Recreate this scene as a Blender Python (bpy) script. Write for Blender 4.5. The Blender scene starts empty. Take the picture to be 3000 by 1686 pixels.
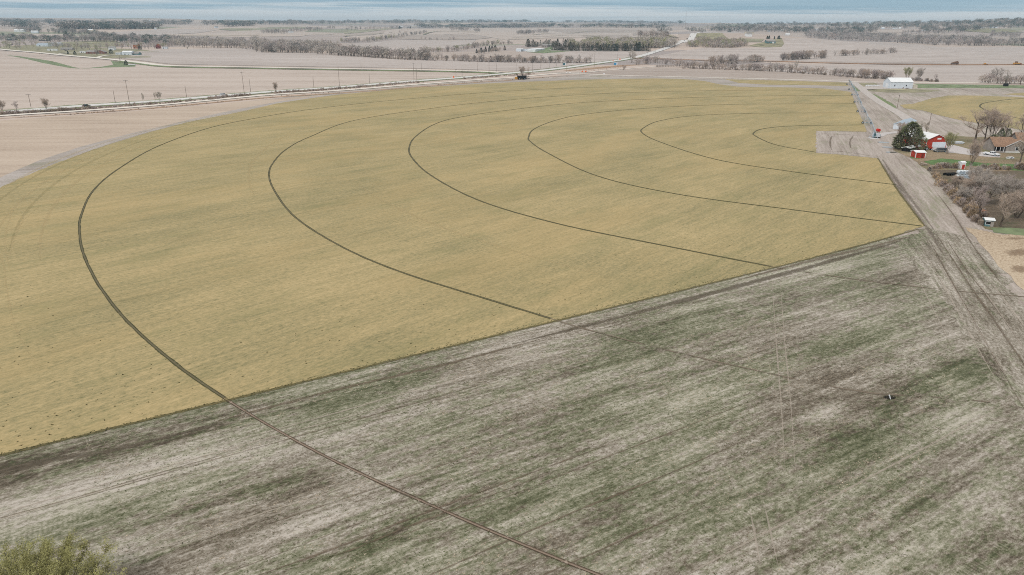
import bpy, bmesh, math, random
import numpy as np
from mathutils import Matrix, Vector, noise as mnoise
from mathutils.geometry import delaunay_2d_cdt

S = bpy.context.scene
COL = S.collection
R = math.radians
random.seed(7)
RNG = np.random.default_rng(11)

# ------------------------------------------------------------------ camera
F, CX, CY = 2039.4, 1500.0, 843.0          # focal length and centre, photo pixels
PIT, ROL, HC = R(20.458), R(-0.388), 49.0
cp, sp, cr, sr = math.cos(PIT), math.sin(PIT), math.cos(ROL), math.sin(ROL)
cam = bpy.data.cameras.new('camera')
cam.sensor_width = 36.0
cam.lens = 36.0 * F / 3000.0
cam.clip_start, cam.clip_end = 0.5, 40000
camo = bpy.data.objects.new('camera', cam)
COL.objects.link(camo)
camo.matrix_world = Matrix(((cr, sr, 0, 0), (-sr * sp, cr * sp, -cp, 0), (-sr * cp, cr * cp, sp, HC), (0, 0, 0, 1)))
S.camera = camo

# ------------------------------------------------------------------ sky and light
SUN_EL, SUN_AZ = R(48), R(215)             # azimuth clockwise from +Y
W = bpy.data.worlds.new('World'); S.world = W; W.use_nodes = True
nt = W.node_tree; nt.nodes.clear()
def wn(t, **k):
    n = nt.nodes.new(t)
    for a, b in k.items(): setattr(n, a, b)
    return n
wl = nt.links.new
out = wn('ShaderNodeOutputWorld'); bg = wn('ShaderNodeBackground'); wl(bg.outputs[0], out.inputs[0])
sky = wn('ShaderNodeTexSky', sky_type='NISHITA'); sky.sun_disc = False
sky.sun_elevation = SUN_EL; sky.sun_rotation = SUN_AZ; sky.air_density = 1.0; sky.dust_density = 2.0
tc = wn('ShaderNodeTexCoord'); sep = wn('ShaderNodeSeparateXYZ'); wl(tc.outputs['Generated'], sep.inputs[0])
def wmath(op, a, b=None, clamp=False):
    n = wn('ShaderNodeMath', operation=op); n.use_clamp = clamp
    for i, v in enumerate((a, b)):
        if v is None: continue
        if isinstance(v, (int, float)): n.inputs[i].default_value = v
        else: wl(v, n.inputs[i])
    return n.outputs[0]
zc = wmath('MAXIMUM', sep.outputs[2], 0.0)
den = wmath('ADD', zc, 0.012)
px_ = wmath('DIVIDE', sep.outputs[0], den); py_ = wmath('DIVIDE', sep.outputs[1], den)
cmb = wn('ShaderNodeCombineXYZ'); wl(px_, cmb.inputs[0]); wl(py_, cmb.inputs[1])
def wnoise(scale, detail, sx, sy, off=0.0):
    mp = wn('ShaderNodeMapping'); mp.inputs['Scale'].default_value = (sx, sy, 1); mp.inputs['Location'].default_value = (off, off * 1.7, off)
    wl(cmb.outputs[0], mp.inputs[0])
    n = wn('ShaderNodeTexNoise'); n.inputs['Scale'].default_value = scale; n.inputs['Detail'].default_value = detail
    n.inputs['Roughness'].default_value = 0.55; wl(mp.outputs[0], n.inputs['Vector']); return n.outputs['Fac']
n1 = wnoise(0.07, 6, 0.45, 1.0, 3.1)
n2 = wnoise(0.3, 6, 0.4, 1.0, 9.2)
mixn = wmath('ADD', wmath('MULTIPLY', n1, 0.7), wmath('MULTIPLY', n2, 0.3))
# layered stratus near the horizon: long streaks that follow the horizon
mpb = wn('ShaderNodeMapping'); mpb.inputs['Scale'].default_value = (2.6, 2.6, 120.0); wl(tc.outputs['Generated'], mpb.inputs[0])
nb = wn('ShaderNodeTexNoise'); nb.inputs['Scale'].default_value = 1.0; nb.inputs['Detail'].default_value = 6; nb.inputs['Roughness'].default_value = .68; wl(mpb.outputs[0], nb.inputs['Vector'])
edge = wmath('ADD', zc, wmath('MULTIPLY', wmath('SUBTRACT', nb.outputs['Fac'], 0.5), 0.06))
bandr = wn('ShaderNodeMapRange'); bandr.interpolation_type = 'SMOOTHSTEP'; wl(edge, bandr.inputs[0]); bandr.inputs[1].default_value = 0.014; bandr.inputs[2].default_value = 0.030
rp = wn('ShaderNodeValToRGB'); wl(mixn, rp.inputs[0])
e = rp.color_ramp.elements
e[0].position = 0.40; e[0].color = (0.32, 0.50, 0.625, 1)
e[1].position = 0.60; e[1].color = (0.70, 0.79, 0.85, 1)
x_ = rp.color_ramp.elements.new(0.5); x_.color = (0.43, 0.60, 0.715, 1)
bnd = wn('ShaderNodeMix', data_type='RGBA'); wl(bandr.outputs[0], bnd.inputs['Factor']); bnd.inputs['A'].default_value = (0.86, 0.90, 0.92, 1); wl(rp.outputs[0], bnd.inputs['B'])
cie = wmath('ADD', wmath('MULTIPLY', zc, 0.44), 0.99)     # overcast cloud deck: brighter towards the zenith
up = wn('ShaderNodeMapRange'); wl(zc, up.inputs[0]); up.inputs[1].default_value = 0.06; up.inputs[2].default_value = 0.4
dk = wn('ShaderNodeMix', data_type='RGBA'); wl(up.outputs[0], dk.inputs['Factor']); wl(bnd.outputs['Result'], dk.inputs['A']); dk.inputs['B'].default_value = (0.66, 0.645, 0.62, 1)
vm = wn('ShaderNodeVectorMath', operation='SCALE'); wl(dk.outputs['Result'], vm.inputs[0]); wl(cie, vm.inputs['Scale'])
sk = wn('ShaderNodeVectorMath', operation='SCALE'); wl(sky.outputs[0], sk.inputs[0]); sk.inputs['Scale'].default_value = 0.07
mx = wn('ShaderNodeMix', data_type='RGBA'); mx.inputs['Factor'].default_value = 0.86
wl(sk.outputs[0], mx.inputs['A']); wl(vm.outputs[0], mx.inputs['B'])
wl(mx.outputs['Result'], bg.inputs[0]); bg.inputs[1].default_value = 1.0

sun = bpy.data.lights.new('sun', 'SUN'); sun.energy = 1.5; sun.angle = R(10); sun.color = (1.0, 0.955, 0.9)
suno = bpy.data.objects.new('sun', sun); COL.objects.link(suno)
sd = Vector((math.sin(SUN_AZ) * math.cos(SUN_EL), math.cos(SUN_AZ) * math.cos(SUN_EL), math.sin(SUN_EL)))
suno.rotation_euler = sd.to_track_quat('Z', 'Y').to_euler(); suno.location = (0, 0, 120)

S.view_settings.view_transform = 'Standard'; S.view_settings.look = 'None'
S.view_settings.gamma = 1.0; S.view_settings.use_curve_mapping = False
S.view_settings.exposure = 0.0
S.render.engine = 'CYCLES'
S.cycles.max_bounces = 5; S.cycles.diffuse_bounces = 2; S.cycles.glossy_bounces = 2
S.cycles.transparent_max_bounces = 12; S.cycles.volume_bounces = 0
S.cycles.use_denoising = False; S.cycles.use_adaptive_sampling = False; S.cycles.filter_width = 1.0; S.cycles.denoising_prefilter = 'ACCURATE'

# ------------------------------------------------------------------ the lie of the land
def sst(a, b, t):
    t = np.clip((t - a) / (b - a), 0, 1); return t * t * (3 - 2 * t)
HILLS = [  # x, y, height, radius x, radius y
    (490, 1720, 38.5, 360, 300), (300, 2500, 6, 300, 260), (3300, 3950, 62, 1500, 1000), (-250, 3300, 10, 700, 350),
    (-1900, 2600, 12, 700, 350), (80, 7200, 16, 500, 400), (-2900, 5200, 12, 1500, 500), (1500, 5600, 14, 900, 600),
    (-900, 2300, 7, 420, 260), (-350, 1750, 5, 350, 200), (2000, 2050, 8, 500, 240)]
def Z(x, y):
    x = np.asarray(x, float); y = np.asarray(y, float); d = np.hypot(x, y)
    z = 12 * sst(1450, 2700, d) + 30 * sst(2300, 4300, d) + 38 * sst(4000, 6500, d) + 26 * sst(6000, 8600, d)
    a = sst(1700, 3600, d) * 8.0
    z = z + a * (np.sin(x / 260 + 1.3 + np.sin(y / 700)) * np.sin(y / 210 + 0.4 + .6 * np.sin(x / 500)) + .7 * np.sin((x + .6 * y) / 430))
    m = sst(950, 1300, d)
    for hx, hy, h, rx, ry in HILLS:
        z = z + m * h * np.exp(-((x - hx) / rx) ** 2 - ((y - hy) / ry) ** 2)
    return z
def rays(pts):
    p = np.asarray(pts, float).reshape(-1, 2)
    x = (p[:, 0] - CX) / F; y = (p[:, 1] - CY) / F
    x, y = cr * x - sr * y, sr * x + cr * y
    v = np.stack([x, cp - y * sp, -sp - y * cp], 1)
    return v / np.hypot(v[:, 0], v[:, 1])[:, None]
DS = 30 * 1.012 ** np.arange(0, 520); DS = DS[DS < 9500]
def ats(pts):
    """photo pixels -> points on the land (first place the line of sight meets it)"""
    v = rays(pts)
    X = v[:, 0:1] * DS; Y = v[:, 1:2] * DS; G = HC + v[:, 2:3] * DS - Z(X, Y)
    hit = G < 0; i = np.where(hit.any(1), hit.argmax(1), len(DS) - 1); i = np.maximum(i, 1)
    a = DS[i - 1].copy(); b = DS[i].copy()
    for _ in range(18):
        m = (a + b) / 2; g = HC + v[:, 2] * m - Z(v[:, 0] * m, v[:, 1] * m)
        b = np.where(g < 0, m, b); a = np.where(g < 0, a, m)
    x, y = v[:, 0] * b, v[:, 1] * b
    return np.stack([x, y, Z(x, y)], 1)
def at(px, py): return Vector(ats([(px, py)])[0])
def hm(px, py, hpx):
    """height in metres of a thing whose foot is at a pixel and that stands hpx pixels tall"""
    p = at(px, py); v = rays([(px, py - hpx)])[0]
    return HC + v[2] * math.hypot(p.x, p.y) - p.z

# ------------------------------------------------------------------ materials
def lin(c): return tuple(((v / 255) / 12.92 if v / 255 <= .04045 else ((v / 255 + .055) / 1.055) ** 2.4) for v in c) + (1,)
MATS = {}
class NT:
    def __init__(s, name):
        s.m = bpy.data.materials.new(name); s.m.use_nodes = True; s.t = s.m.node_tree
        s.b = s.t.nodes['Principled BSDF']; s.o = s.t.nodes['Material Output']
        s.b.inputs['Roughness'].default_value = .9; s.b.inputs['Specular IOR Level'].default_value = .2
        MATS[name] = s.m
    def n(s, t, **k):
        n = s.t.nodes.new(t)
        for a, b in k.items(): setattr(n, a, b)
        return n
    def l(s, a, b): s.t.links.new(a, b)
    def pos(s): return s.n('ShaderNodeNewGeometry').outputs['Position']
    def obj(s): return s.n('ShaderNodeTexCoord').outputs['Object']
    def mapv(s, v, scale=(1, 1, 1), rot=0., loc=(0, 0, 0)):
        a = s.n('ShaderNodeVectorRotate', rotation_type='Z_AXIS'); a.inputs['Angle'].default_value = -rot; s.l(v, a.inputs['Vector'])
        m = s.n('ShaderNodeMapping'); m.inputs['Scale'].default_value = scale; m.inputs['Location'].default_value = loc
        s.l(a.outputs[0], m.inputs[0]); return m.outputs[0]
    def noise(s, v, scale, detail=3, rough=.55, dist=0):
        n = s.n('ShaderNodeTexNoise'); n.inputs['Scale'].default_value = scale; n.inputs['Detail'].default_value = detail
        n.inputs['Roughness'].default_value = rough; n.inputs['Distortion'].default_value = dist; s.l(v, n.inputs['Vector']); return n.outputs['Fac']
    def ramp(s, f, stops, mode='LINEAR'):
        r = s.n('ShaderNodeValToRGB'); r.color_ramp.interpolation = mode; s.l(f, r.inputs[0]); e = r.color_ramp.elements
        while len(e) < len(stops): e.new(.5)
        for i, (p, c) in enumerate(stops):
            e[i].position = p; e[i].color = c if len(c) == 4 else lin(c)
        return r.outputs[0]
    def fr(s, f, a, b):
        r = s.n('ShaderNodeMapRange'); r.interpolation_type = 'SMOOTHSTEP'; s.l(f, r.inputs[0]); r.inputs[1].default_value = a; r.inputs[2].default_value = b
        return r.outputs[0]
    def mix(s, f, a, b, mode='MIX'):
        m = s.n('ShaderNodeMix', data_type='RGBA', blend_type=mode)
        if isinstance(f, (int, float)): m.inputs['Factor'].default_value = f
        else: s.l(f, m.inputs['Factor'])
        for k, v in (('A', a), ('B', b)):
            if isinstance(v, tuple): m.inputs[k].default_value = v if len(v) == 4 else lin(v)
            else: s.l(v, m.inputs[k])
        return m.outputs['Result']
    def math(s, op, a, b=None, clamp=False):
        m = s.n('ShaderNodeMath', operation=op); m.use_clamp = clamp
        for i, v in enumerate((a, b)):
            if v is None: continue
            if isinstance(v, (int, float)): m.inputs[i].default_value = v
            else: s.l(v, m.inputs[i])
        return m.outputs[0]
    def col(s, c): s.l(c, s.b.inputs['Base Color'])
    def bump(s, h, st=.5, d=.1):
        b = s.n('ShaderNodeBump'); b.inputs['Strength'].default_value = st; b.inputs['Distance'].default_value = d
        s.l(h, b.inputs['Height']); s.l(b.outputs[0], s.b.inputs['Normal'])
def plain(name, c, rough=.8, var=.12, scale=2.0, metal=0., spec=.2, world=False):
    t = NT(name); v = t.pos() if world else t.obj()
    f = t.noise(v, scale, 4, .6); a = tuple(min(255, k * (1 + var)) for k in c); b = tuple(k * (1 - var) for k in c)
    t.col(t.ramp(f, [(.3, b), (.7, a)])); t.b.inputs['Roughness'].default_value = rough; t.b.inputs['Metallic'].default_value = metal
    t.b.inputs['Specular IOR Level'].default_value = spec
    return t.m
ROW = R(32)
def ground(name, base, dark, light, rot=ROW, streak=.5, row=None, green=None, gcov=.5, fine=1.6, patch=.018, coarse=1.0, detail_far=False):
    t = NT(name); p = t.pos()
    st = t.noise(t.mapv(p, (.03 * coarse, .55 * coarse, 1), rot), 1, 5, .62)
    st2 = t.noise(t.mapv(p, (.1 * coarse, 1.7 * coarse, 1), rot, (5, 9, 0)), 1, 4, .6)
    fi = t.noise(t.mapv(p, (.8 * fine, 1.5 * fine, 1), rot), 1, 5, .78)
    pa = t.noise(t.mapv(p, (patch, patch * 2.2, 1), rot, (31, 7, 0)), 1, 4, .6)
    f = t.math('ADD', t.math('MULTIPLY', st, .4 * streak), t.math('MULTIPLY', st2, .25 * streak))
    f = t.math('ADD', f, t.math('MULTIPLY', fi, .55 - .2 * streak + .15)); f = t.math('ADD', f, t.math('MULTIPLY', pa, .3))
    tot = .65 * streak + .7 - .2 * streak + .3
    f = t.math('DIVIDE', f, tot)
    c = t.ramp(f, [(.39, dark), (.5, base), (.61, light)])
    if green:
        gm = t.noise(t.mapv(p, (.02, .05, 1), rot, (71, 3, 0)), 1, 5, .65); gs = t.noise(t.mapv(p, (.08, .9, 1), rot, (1, 3, 0)), 1, 4, .65)
        gf = t.noise(t.mapv(p, (1.7, 1.7, 1), 0), 1, 4, .75)
        g = t.math('ADD', t.math('ADD', t.math('MULTIPLY', gm, .45), t.math('MULTIPLY', gs, .3)), t.math('MULTIPLY', gf, .35))
        c = t.mix(t.math('MULTIPLY', t.fr(g, .63 - .2 * gcov, .72 - .2 * gcov), .75), c, green)
    t.col(c); t.bump(fi, .5, .12)
    return t.m
plain('concrete', (212, 210, 207), .9, .08, .4, world=True)
plain('gravel', (224, 217, 207), .95, .08, .6, world=True)
plain('lane_gravel', (188, 180, 174), .95, .10, .5, world=True)
plain('grass_green', (116, 128, 96), .95, .25, .12, world=True)
plain('grass_olive', (140, 135, 110), .95, .25, .06, world=True)
plain('pasture_far', (150, 146, 124), .95, .2, .02, world=True)
plain('lawn', (92, 118, 72), .95, .2, .5, world=True)
plain('bark', (98, 86, 76), .9, .2, 3); plain('bark_pale', (140, 128, 114), .9, .2, 3)
plain('wood_pole', (128, 115, 105), .85, .15, 1.0)
plain('white_paint', (232, 234, 236), .5, .03, 1.0); plain('white_metal', (238, 240, 241), .45, .03, .3, spec=.4)
plain('white_wall', (214, 222, 230), .55, .03, .3, spec=.4)
plain('red_paint', (176, 62, 44), .6, .14, 1.5); plain('red_dark', (120, 48, 38), .7, .15, 1.5)
plain('brown_roof', (146, 118, 98), .85, .16, 1.5); plain('grey_roof', (150, 146, 142), .8, .12, 1.0); plain('grey_wall', (158, 150, 144), .8, .1, 1.0)
plain('brick', (132, 92, 80), .85, .14, 2.0); plain('dark', (34, 33, 32), .8, .2, 1.0); plain('black', (22, 22, 22), .8, .1, 1.0)
plain('rubber', (30, 29, 28), .85, .15, 3.0); plain('galvanised', (176, 190, 202), .4, .08, .8, metal=.35, spec=.5)
plain('rust', (150, 98, 66), .85, .2, 2.0); plain('orange', (226, 108, 48), .6, .08, 2.0); plain('teal', (70, 110, 118), .6, .1, 2.0)
plain('blue', (72, 150, 196), .5, .08, 2.0); plain('silver_paint', (132, 134, 132), .35, .05, 1.0, metal=.3, spec=.5)
plain('car_black', (30, 34, 40), .25, .1, 1.0, spec=.5); plain('yellow_machine', (196, 146, 62), .6, .1, 1.0)
plain('tan_wall', (206, 198, 182), .8, .08, 1.0); plain('machine_brown', (112, 84, 64), .7, .15, 1.0); plain('signal_red', (196, 42, 30), .5, .08, 2)
plain('teal_wall', (96, 130, 134), .7, .1, 1.0); plain('bale_wrap', (220, 226, 230), .5, .08, 1.2, spec=.4)
t = NT('glass'); t.b.inputs['Base Color'].default_value = lin((40, 46, 52)); t.b.inputs['Roughness'].default_value = .1; t.b.inputs['Specular IOR Level'].default_value = .6
t = NT('puddle'); t.b.inputs['Base Color'].default_value = lin((120, 118, 112)); t.b.inputs['Roughness'].default_value = .04; t.b.inputs['Specular IOR Level'].default_value = 1.0

TURF_A, TURF_B, TURF_C = (176, 158, 108), (201, 175, 118), (150, 142, 98)
t = NT('turf'); p = t.pos()
TR = R(47)
a1 = t.noise(t.mapv(p, (.014, .09, 1), TR), 1, 5, .68, .2); a2 = t.noise(t.mapv(p, (.07, .6, 1), TR, (3, 1, 0)), 1, 6, .8)
a3 = t.noise(t.mapv(p, (.018, .03, 1), TR, (13, 1, 0)), 1, 5, .66); a4 = t.noise(t.mapv(p, (.9, 1.8, 1), TR), 1, 4, .8)
f = t.math('ADD', t.math('ADD', t.math('MULTIPLY', a1, .14), t.math('MULTIPLY', a2, .27)), t.math('ADD', t.math('MULTIPLY', a3, .21), t.math('MULTIPLY', a4, .42)))
f = t.math('DIVIDE', f, 1.04)
c = t.ramp(f, [(.39, (124, 119, 86)), (.46, (152, 141, 103)), (.53, (175, 158, 116)), (.60, (193, 173, 130))])
fl = t.noise(t.mapv(p, (5, 5, 1)), 1, 3, .8)
c = t.mix(t.math('MULTIPLY', t.fr(fl, .55, .75), .6), c, (212, 192, 152)); c = t.mix(t.math('MULTIPLY', t.fr(a4, .42, .3), .5), c, (120, 116, 76))
hw = t.noise(t.mapv(p, (.012, .03, 1), TR, (9, 60, 0)), 1, 5, .65); c = t.mix(t.math('MULTIPLY', t.fr(hw, .46, .64), .25), c, (186, 160, 112))
gp = t.noise(t.mapv(p, (.03, .1, 1), TR, (40, 2, 0)), 1, 6, .72); c = t.mix(t.math('MULTIPLY', t.fr(gp, .48, .7), .4), c, (132, 130, 90))
t.col(c); t.bump(a4, .6, .15)
SPOTS = [((420, 1400), 30, 6, .045), ((120, 1470), 16, 5, .05), ((330, 1600), 8, 3.5, .07), ((900, 1530), 10, 1.6, .06), ((2420, 1213), 6, 2.2, .11), ((2830, 1233), 8, 3, .09), ((2380, 790), 26, 5, .05), ((2960, 1010), 10, 5, .03),
 ((60, 1368), 9, 3., -0.072), ((330, 1330), 20, 1.3, -0.055), ((760, 1215), 22, 1.2, -0.044), ((1180, 1120), 20, 1.2, -0.039), ((520, 1510), 9, 2.2, -0.039), ((1080, 1595), 5, 2., -0.061), ((850, 1440), 7, 2.5, -0.033), ((2600, 1160), 11, 4, -0.044), ((2900, 1560), 10, 4, -0.044), ((2850, 1075), 7, 4, -0.039), ((2460, 1100), 8, 3, -0.033), ((1480, 1490), 10, 1.6, -0.033), ((2700, 1480), 12, 1.6, -0.033), ((1900, 1330), 14, 1.4, -0.022), ((1150, 1400), 12, 2.2, .05), ((1700, 1120), 16, 2., .05)]
def stubble(name, rot, green=.5, pale=0.):
    t = NT(name); p = t.pos()
    fi = t.noise(t.mapv(p, (1.1, 2.0, 1), rot), 1, 5, .9); md = t.noise(t.mapv(p, (.16, .5, 1), rot, (8, 2, 0)), 1, 5, .75)
    st = t.noise(t.mapv(p, (.022, .42, 1), rot, (2, 6, 0)), 1, 5, .66); pa = t.noise(t.mapv(p, (.03, .06, 1), rot, (31, 7, 0)), 1, 5, .62)
    f = t.math('ADD', t.math('ADD', t.math('MULTIPLY', fi, .62), t.math('MULTIPLY', md, .26)), t.math('ADD', t.math('MULTIPLY', st, .22), t.math('MULTIPLY', pa, .26)))
    s5 = t.noise(t.mapv(p, (.05, 1.15, 1), rot, (12, 4, 0)), 1, 3, .6); f = t.math('ADD', t.math('ADD', f, t.math('MULTIPLY', s5, .16)), -.255 + pale)
    wob = t.math('MULTIPLY', t.math('SUBTRACT', md, .5), 2.4)
    for (sx_, sy_), ra, rb_, am in SPOTS:
        c_ = at(sx_, sy_); ca_, sa_ = math.cos(ROW), math.sin(ROW)
        mv = t.mapv(p, (1 / ra, 1 / rb_, 0), ROW, (-(c_.x * ca_ + c_.y * sa_) / ra, -(-c_.x * sa_ + c_.y * ca_) / rb_, 0))
        ln = t.n('ShaderNodeVectorMath', operation='LENGTH'); t.l(mv, ln.inputs[0]); f = t.math('ADD', f, t.math('MULTIPLY', t.fr(t.math('ADD', ln.outputs['Value'], wob), 1.25, .1), am))
    # lugs pressed by tractor tyres, in bands along the rows
    sx = t.n('ShaderNodeSeparateXYZ'); t.l(t.mapv(p, (1, 1, 1), rot), sx.inputs[0]); lug = t.math('SINE', t.math('MULTIPLY', sx.outputs[0], 14.))
    lm = t.noise(t.mapv(p, (.05, .7, 1), rot, (17, 23, 0)), 1, 2, .5); f = t.math('ADD', f, t.math('MULTIPLY', t.math('MULTIPLY', lug, t.fr(lm, .57, .66)), .017))
    br = t.ramp(f, [(.385, (78, 69, 57)), (.46, (117, 108, 94)), (.53, (152, 144, 131)), (.615, (194, 186, 176))])
    gr = t.ramp(f, [(.385, (72, 76, 53)), (.46, (105, 107, 82)), (.53, (142, 140, 119)), (.615, (187, 181, 166))])
    gm = t.noise(t.mapv(p, (.025, .07, 1), rot, (71, 3, 0)), 1, 6, .7); gs = t.noise(t.mapv(p, (.5, .9, 1), rot, (3, 55, 0)), 1, 4, .7)
    g = t.math('ADD', t.math('MULTIPLY', gm, .6), t.math('MULTIPLY', gs, .4)); t.col(t.mix(t.fr(g, .56 - .12 * green, .66 - .12 * green), br, gr))
    t.bump(fi, .6, .15); return t.m
stubble('stubble', ROW, .95); stubble('headland', R(70), .6, .015)
ground('fallow', (172, 161, 152), (130, 118, 108), (200, 190, 182), rot=R(70), streak=.9, green=(138, 138, 112), gcov=.35, fine=1.0, coarse=.7)
ground('rim', (172, 163, 156), (128, 116, 106), (196, 188, 182), rot=R(20), streak=.6, green=(140, 138, 116), gcov=.3)
ground('corn_beige', (188, 171, 154), (160, 142, 126), (204, 188, 171), rot=R(4), streak=.7, fine=.8, patch=.01, coarse=.3)
ground('corn_far', (192, 178, 167), (164, 149, 138), (205, 192, 182), rot=R(2), streak=1.0, fine=.2, patch=.006, coarse=.08)
ground('pale_field', (186, 175, 168), (158, 147, 140), (200, 190, 184), rot=R(-6), streak=1.0, fine=.12, patch=.004, coarse=.05)
ground('brown_field', (174, 161, 151), (150, 135, 125), (192, 180, 171), rot=R(-4), streak=1.0, fine=.15, patch=.006, coarse=.08)
ground('graded_soil', (168, 132, 104), (142, 106, 82), (190, 158, 132), rot=0, streak=.6, fine=.5)
ground('yard', (148, 130, 106), (104, 90, 72), (186, 166, 140), rot=R(10), streak=.2, green=(104, 112, 76), gcov=.5)
ground('dirt_dark', (104, 92, 78), (74, 64, 54), (140, 124, 106), rot=R(10), streak=.4, green=(86, 92, 62), gcov=.45)
ground('dry_grass', (190, 172, 148), (156, 136, 114), (208, 192, 170), rot=R(60), streak=.2, fine=1.2)
ground('drive', (192, 186, 184), (168, 162, 160), (208, 203, 200), rot=R(10), streak=.2)
def trackmat(name, mid, edge, spot, op=1.):
    t = NT(name); uv = t.n('ShaderNodeUVMap').outputs[0]; s3 = t.n('ShaderNodeSeparateXYZ'); t.l(uv, s3.inputs[0]); au = t.math('ABSOLUTE', s3.outputs[0]); p = t.pos()
    n = t.noise(t.mapv(p, (1.2, 1.2, 1)), 1, 5, .75); n2 = t.noise(t.mapv(p, (.12, .12, 1), 0, (3, 3, 0)), 1, 4, .6)
    c = t.mix(t.fr(t.math('ADD', au, t.math('MULTIPLY', n, .5)), .5, .9), mid, edge); c = t.mix(t.fr(n, .56, .7), c, spot); t.col(c)
    al = t.math('MULTIPLY', t.fr(t.math('SUBTRACT', 1.15, t.math('ADD', au, t.math('MULTIPLY', n, .45))), -.1, .12), t.fr(n2, .46 - op * .3, .56 - op * .3)); t.l(al, t.b.inputs['Alpha'])
trackmat('track_turf', (108, 101, 78), (74, 74, 48), (134, 124, 96)); trackmat('track_soil', (144, 128, 114), (82, 70, 58), (172, 158, 144), .45); trackmat('track_faint', (142, 131, 117), (118, 107, 93), (160, 149, 135), .18)

# far farmland: patchwork of stubble, plough and pasture
t = NT('farmland'); p = t.pos()
v = t.n('ShaderNodeTexVoronoi', distance='CHEBYCHEV'); v.inputs['Scale'].default_value = 1; v.inputs['Randomness'].default_value = .8
t.l(t.mapv(p, (1 / 520, 1 / 380, 0), R(8)), v.inputs['Vector'])
sp3 = t.n('ShaderNodeSeparateColor'); t.l(v.outputs['Color'], sp3.inputs[0])
c = t.ramp(sp3.outputs[0], [(0, (182, 168, 158)), (.22, (196, 180, 168)), (.4, (172, 160, 154)), (.6, (164, 154, 150)), (.75, (190, 175, 164)), (.9, (146, 148, 126)), (1, (168, 160, 148))], 'CONSTANT')
s1 = t.noise(t.mapv(p, (.004, .03, 1), R(-5)), 1, 5, .6); s2 = t.noise(t.mapv(p, (.003, .004, 1)), 1, 4, .6)
c = t.mix(t.math('MULTIPLY', t.fr(s1, .45, .7), .35), c, (160, 146, 136)); c = t.mix(t.math('MULTIPLY', t.fr(s2, .5, .7), .4), c, (206, 188, 172))
t.col(c)

def soft(name, c1, c2, cov=.55, fine=1.2, soften=.6, op=1.0):
    """ground cover that thins out towards its rim: u runs -1..1 across it"""
    t = NT(name); uv = t.n('ShaderNodeUVMap').outputs[0]; s3 = t.n('ShaderNodeSeparateXYZ'); t.l(uv, s3.inputs[0])
    e = t.math('SUBTRACT', 1.0, t.math('ABSOLUTE', s3.outputs[0]))
    p = t.pos(); n = t.noise(t.mapv(p, (.5 * fine, 1.2 * fine, 1), ROW), 1, 5, .7); n2 = t.noise(t.mapv(p, (.08, .12, 1), ROW, (4, 4, 0)), 1, 3, .6)
    k = t.math('ADD', t.math('MULTIPLY', e, soften), t.math('ADD', t.math('MULTIPLY', n, .7), t.math('MULTIPLY', n2, .4)))
    al = t.fr(k, 1.12 - cov * .6, 1.34 - cov * .6); al = t.math('MULTIPLY', t.math('MULTIPLY', al, op), t.fr(e, 0, .45))
    t.col(t.ramp(n, [(.35, c1), (.65, c2)])); t.l(al, t.b.inputs['Alpha']); return t.m
soft('wet_soil', (84, 76, 63), (122, 111, 96), .5, 1.8, op=.6); soft('mud_lines', (92, 78, 64), (134, 118, 100), .45, op=.5)
soft('weed_green', (84, 90, 60), (114, 116, 82), .6, op=.6); soft('pale_straw', (180, 168, 154), (198, 186, 172), .5, op=.5)
soft('orange_grass', (160, 128, 100), (192, 164, 136), .85, .12, op=.8); soft('verge', (106, 124, 84), (136, 144, 104), .75, .4)
soft('green_patch', (96, 118, 74), (122, 136, 92), .7, .8); soft('pale_arc', (200, 180, 136), (200, 182, 138), .6, op=.24); soft('turf_edge', (92, 88, 58), (128, 118, 80), .6, 2., op=.7); soft('olive_arc', (140, 134, 94), (152, 142, 100), .6, op=.16)
soft('corridor_mud', (104, 92, 80), (138, 125, 113), .42, 1.8, op=.45)
soft('litter', (128, 106, 86), (168, 146, 122), .45, 1.6, op=.6)
soft('dark_hole', (28, 26, 22), (48, 44, 36), 1.0)

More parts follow.
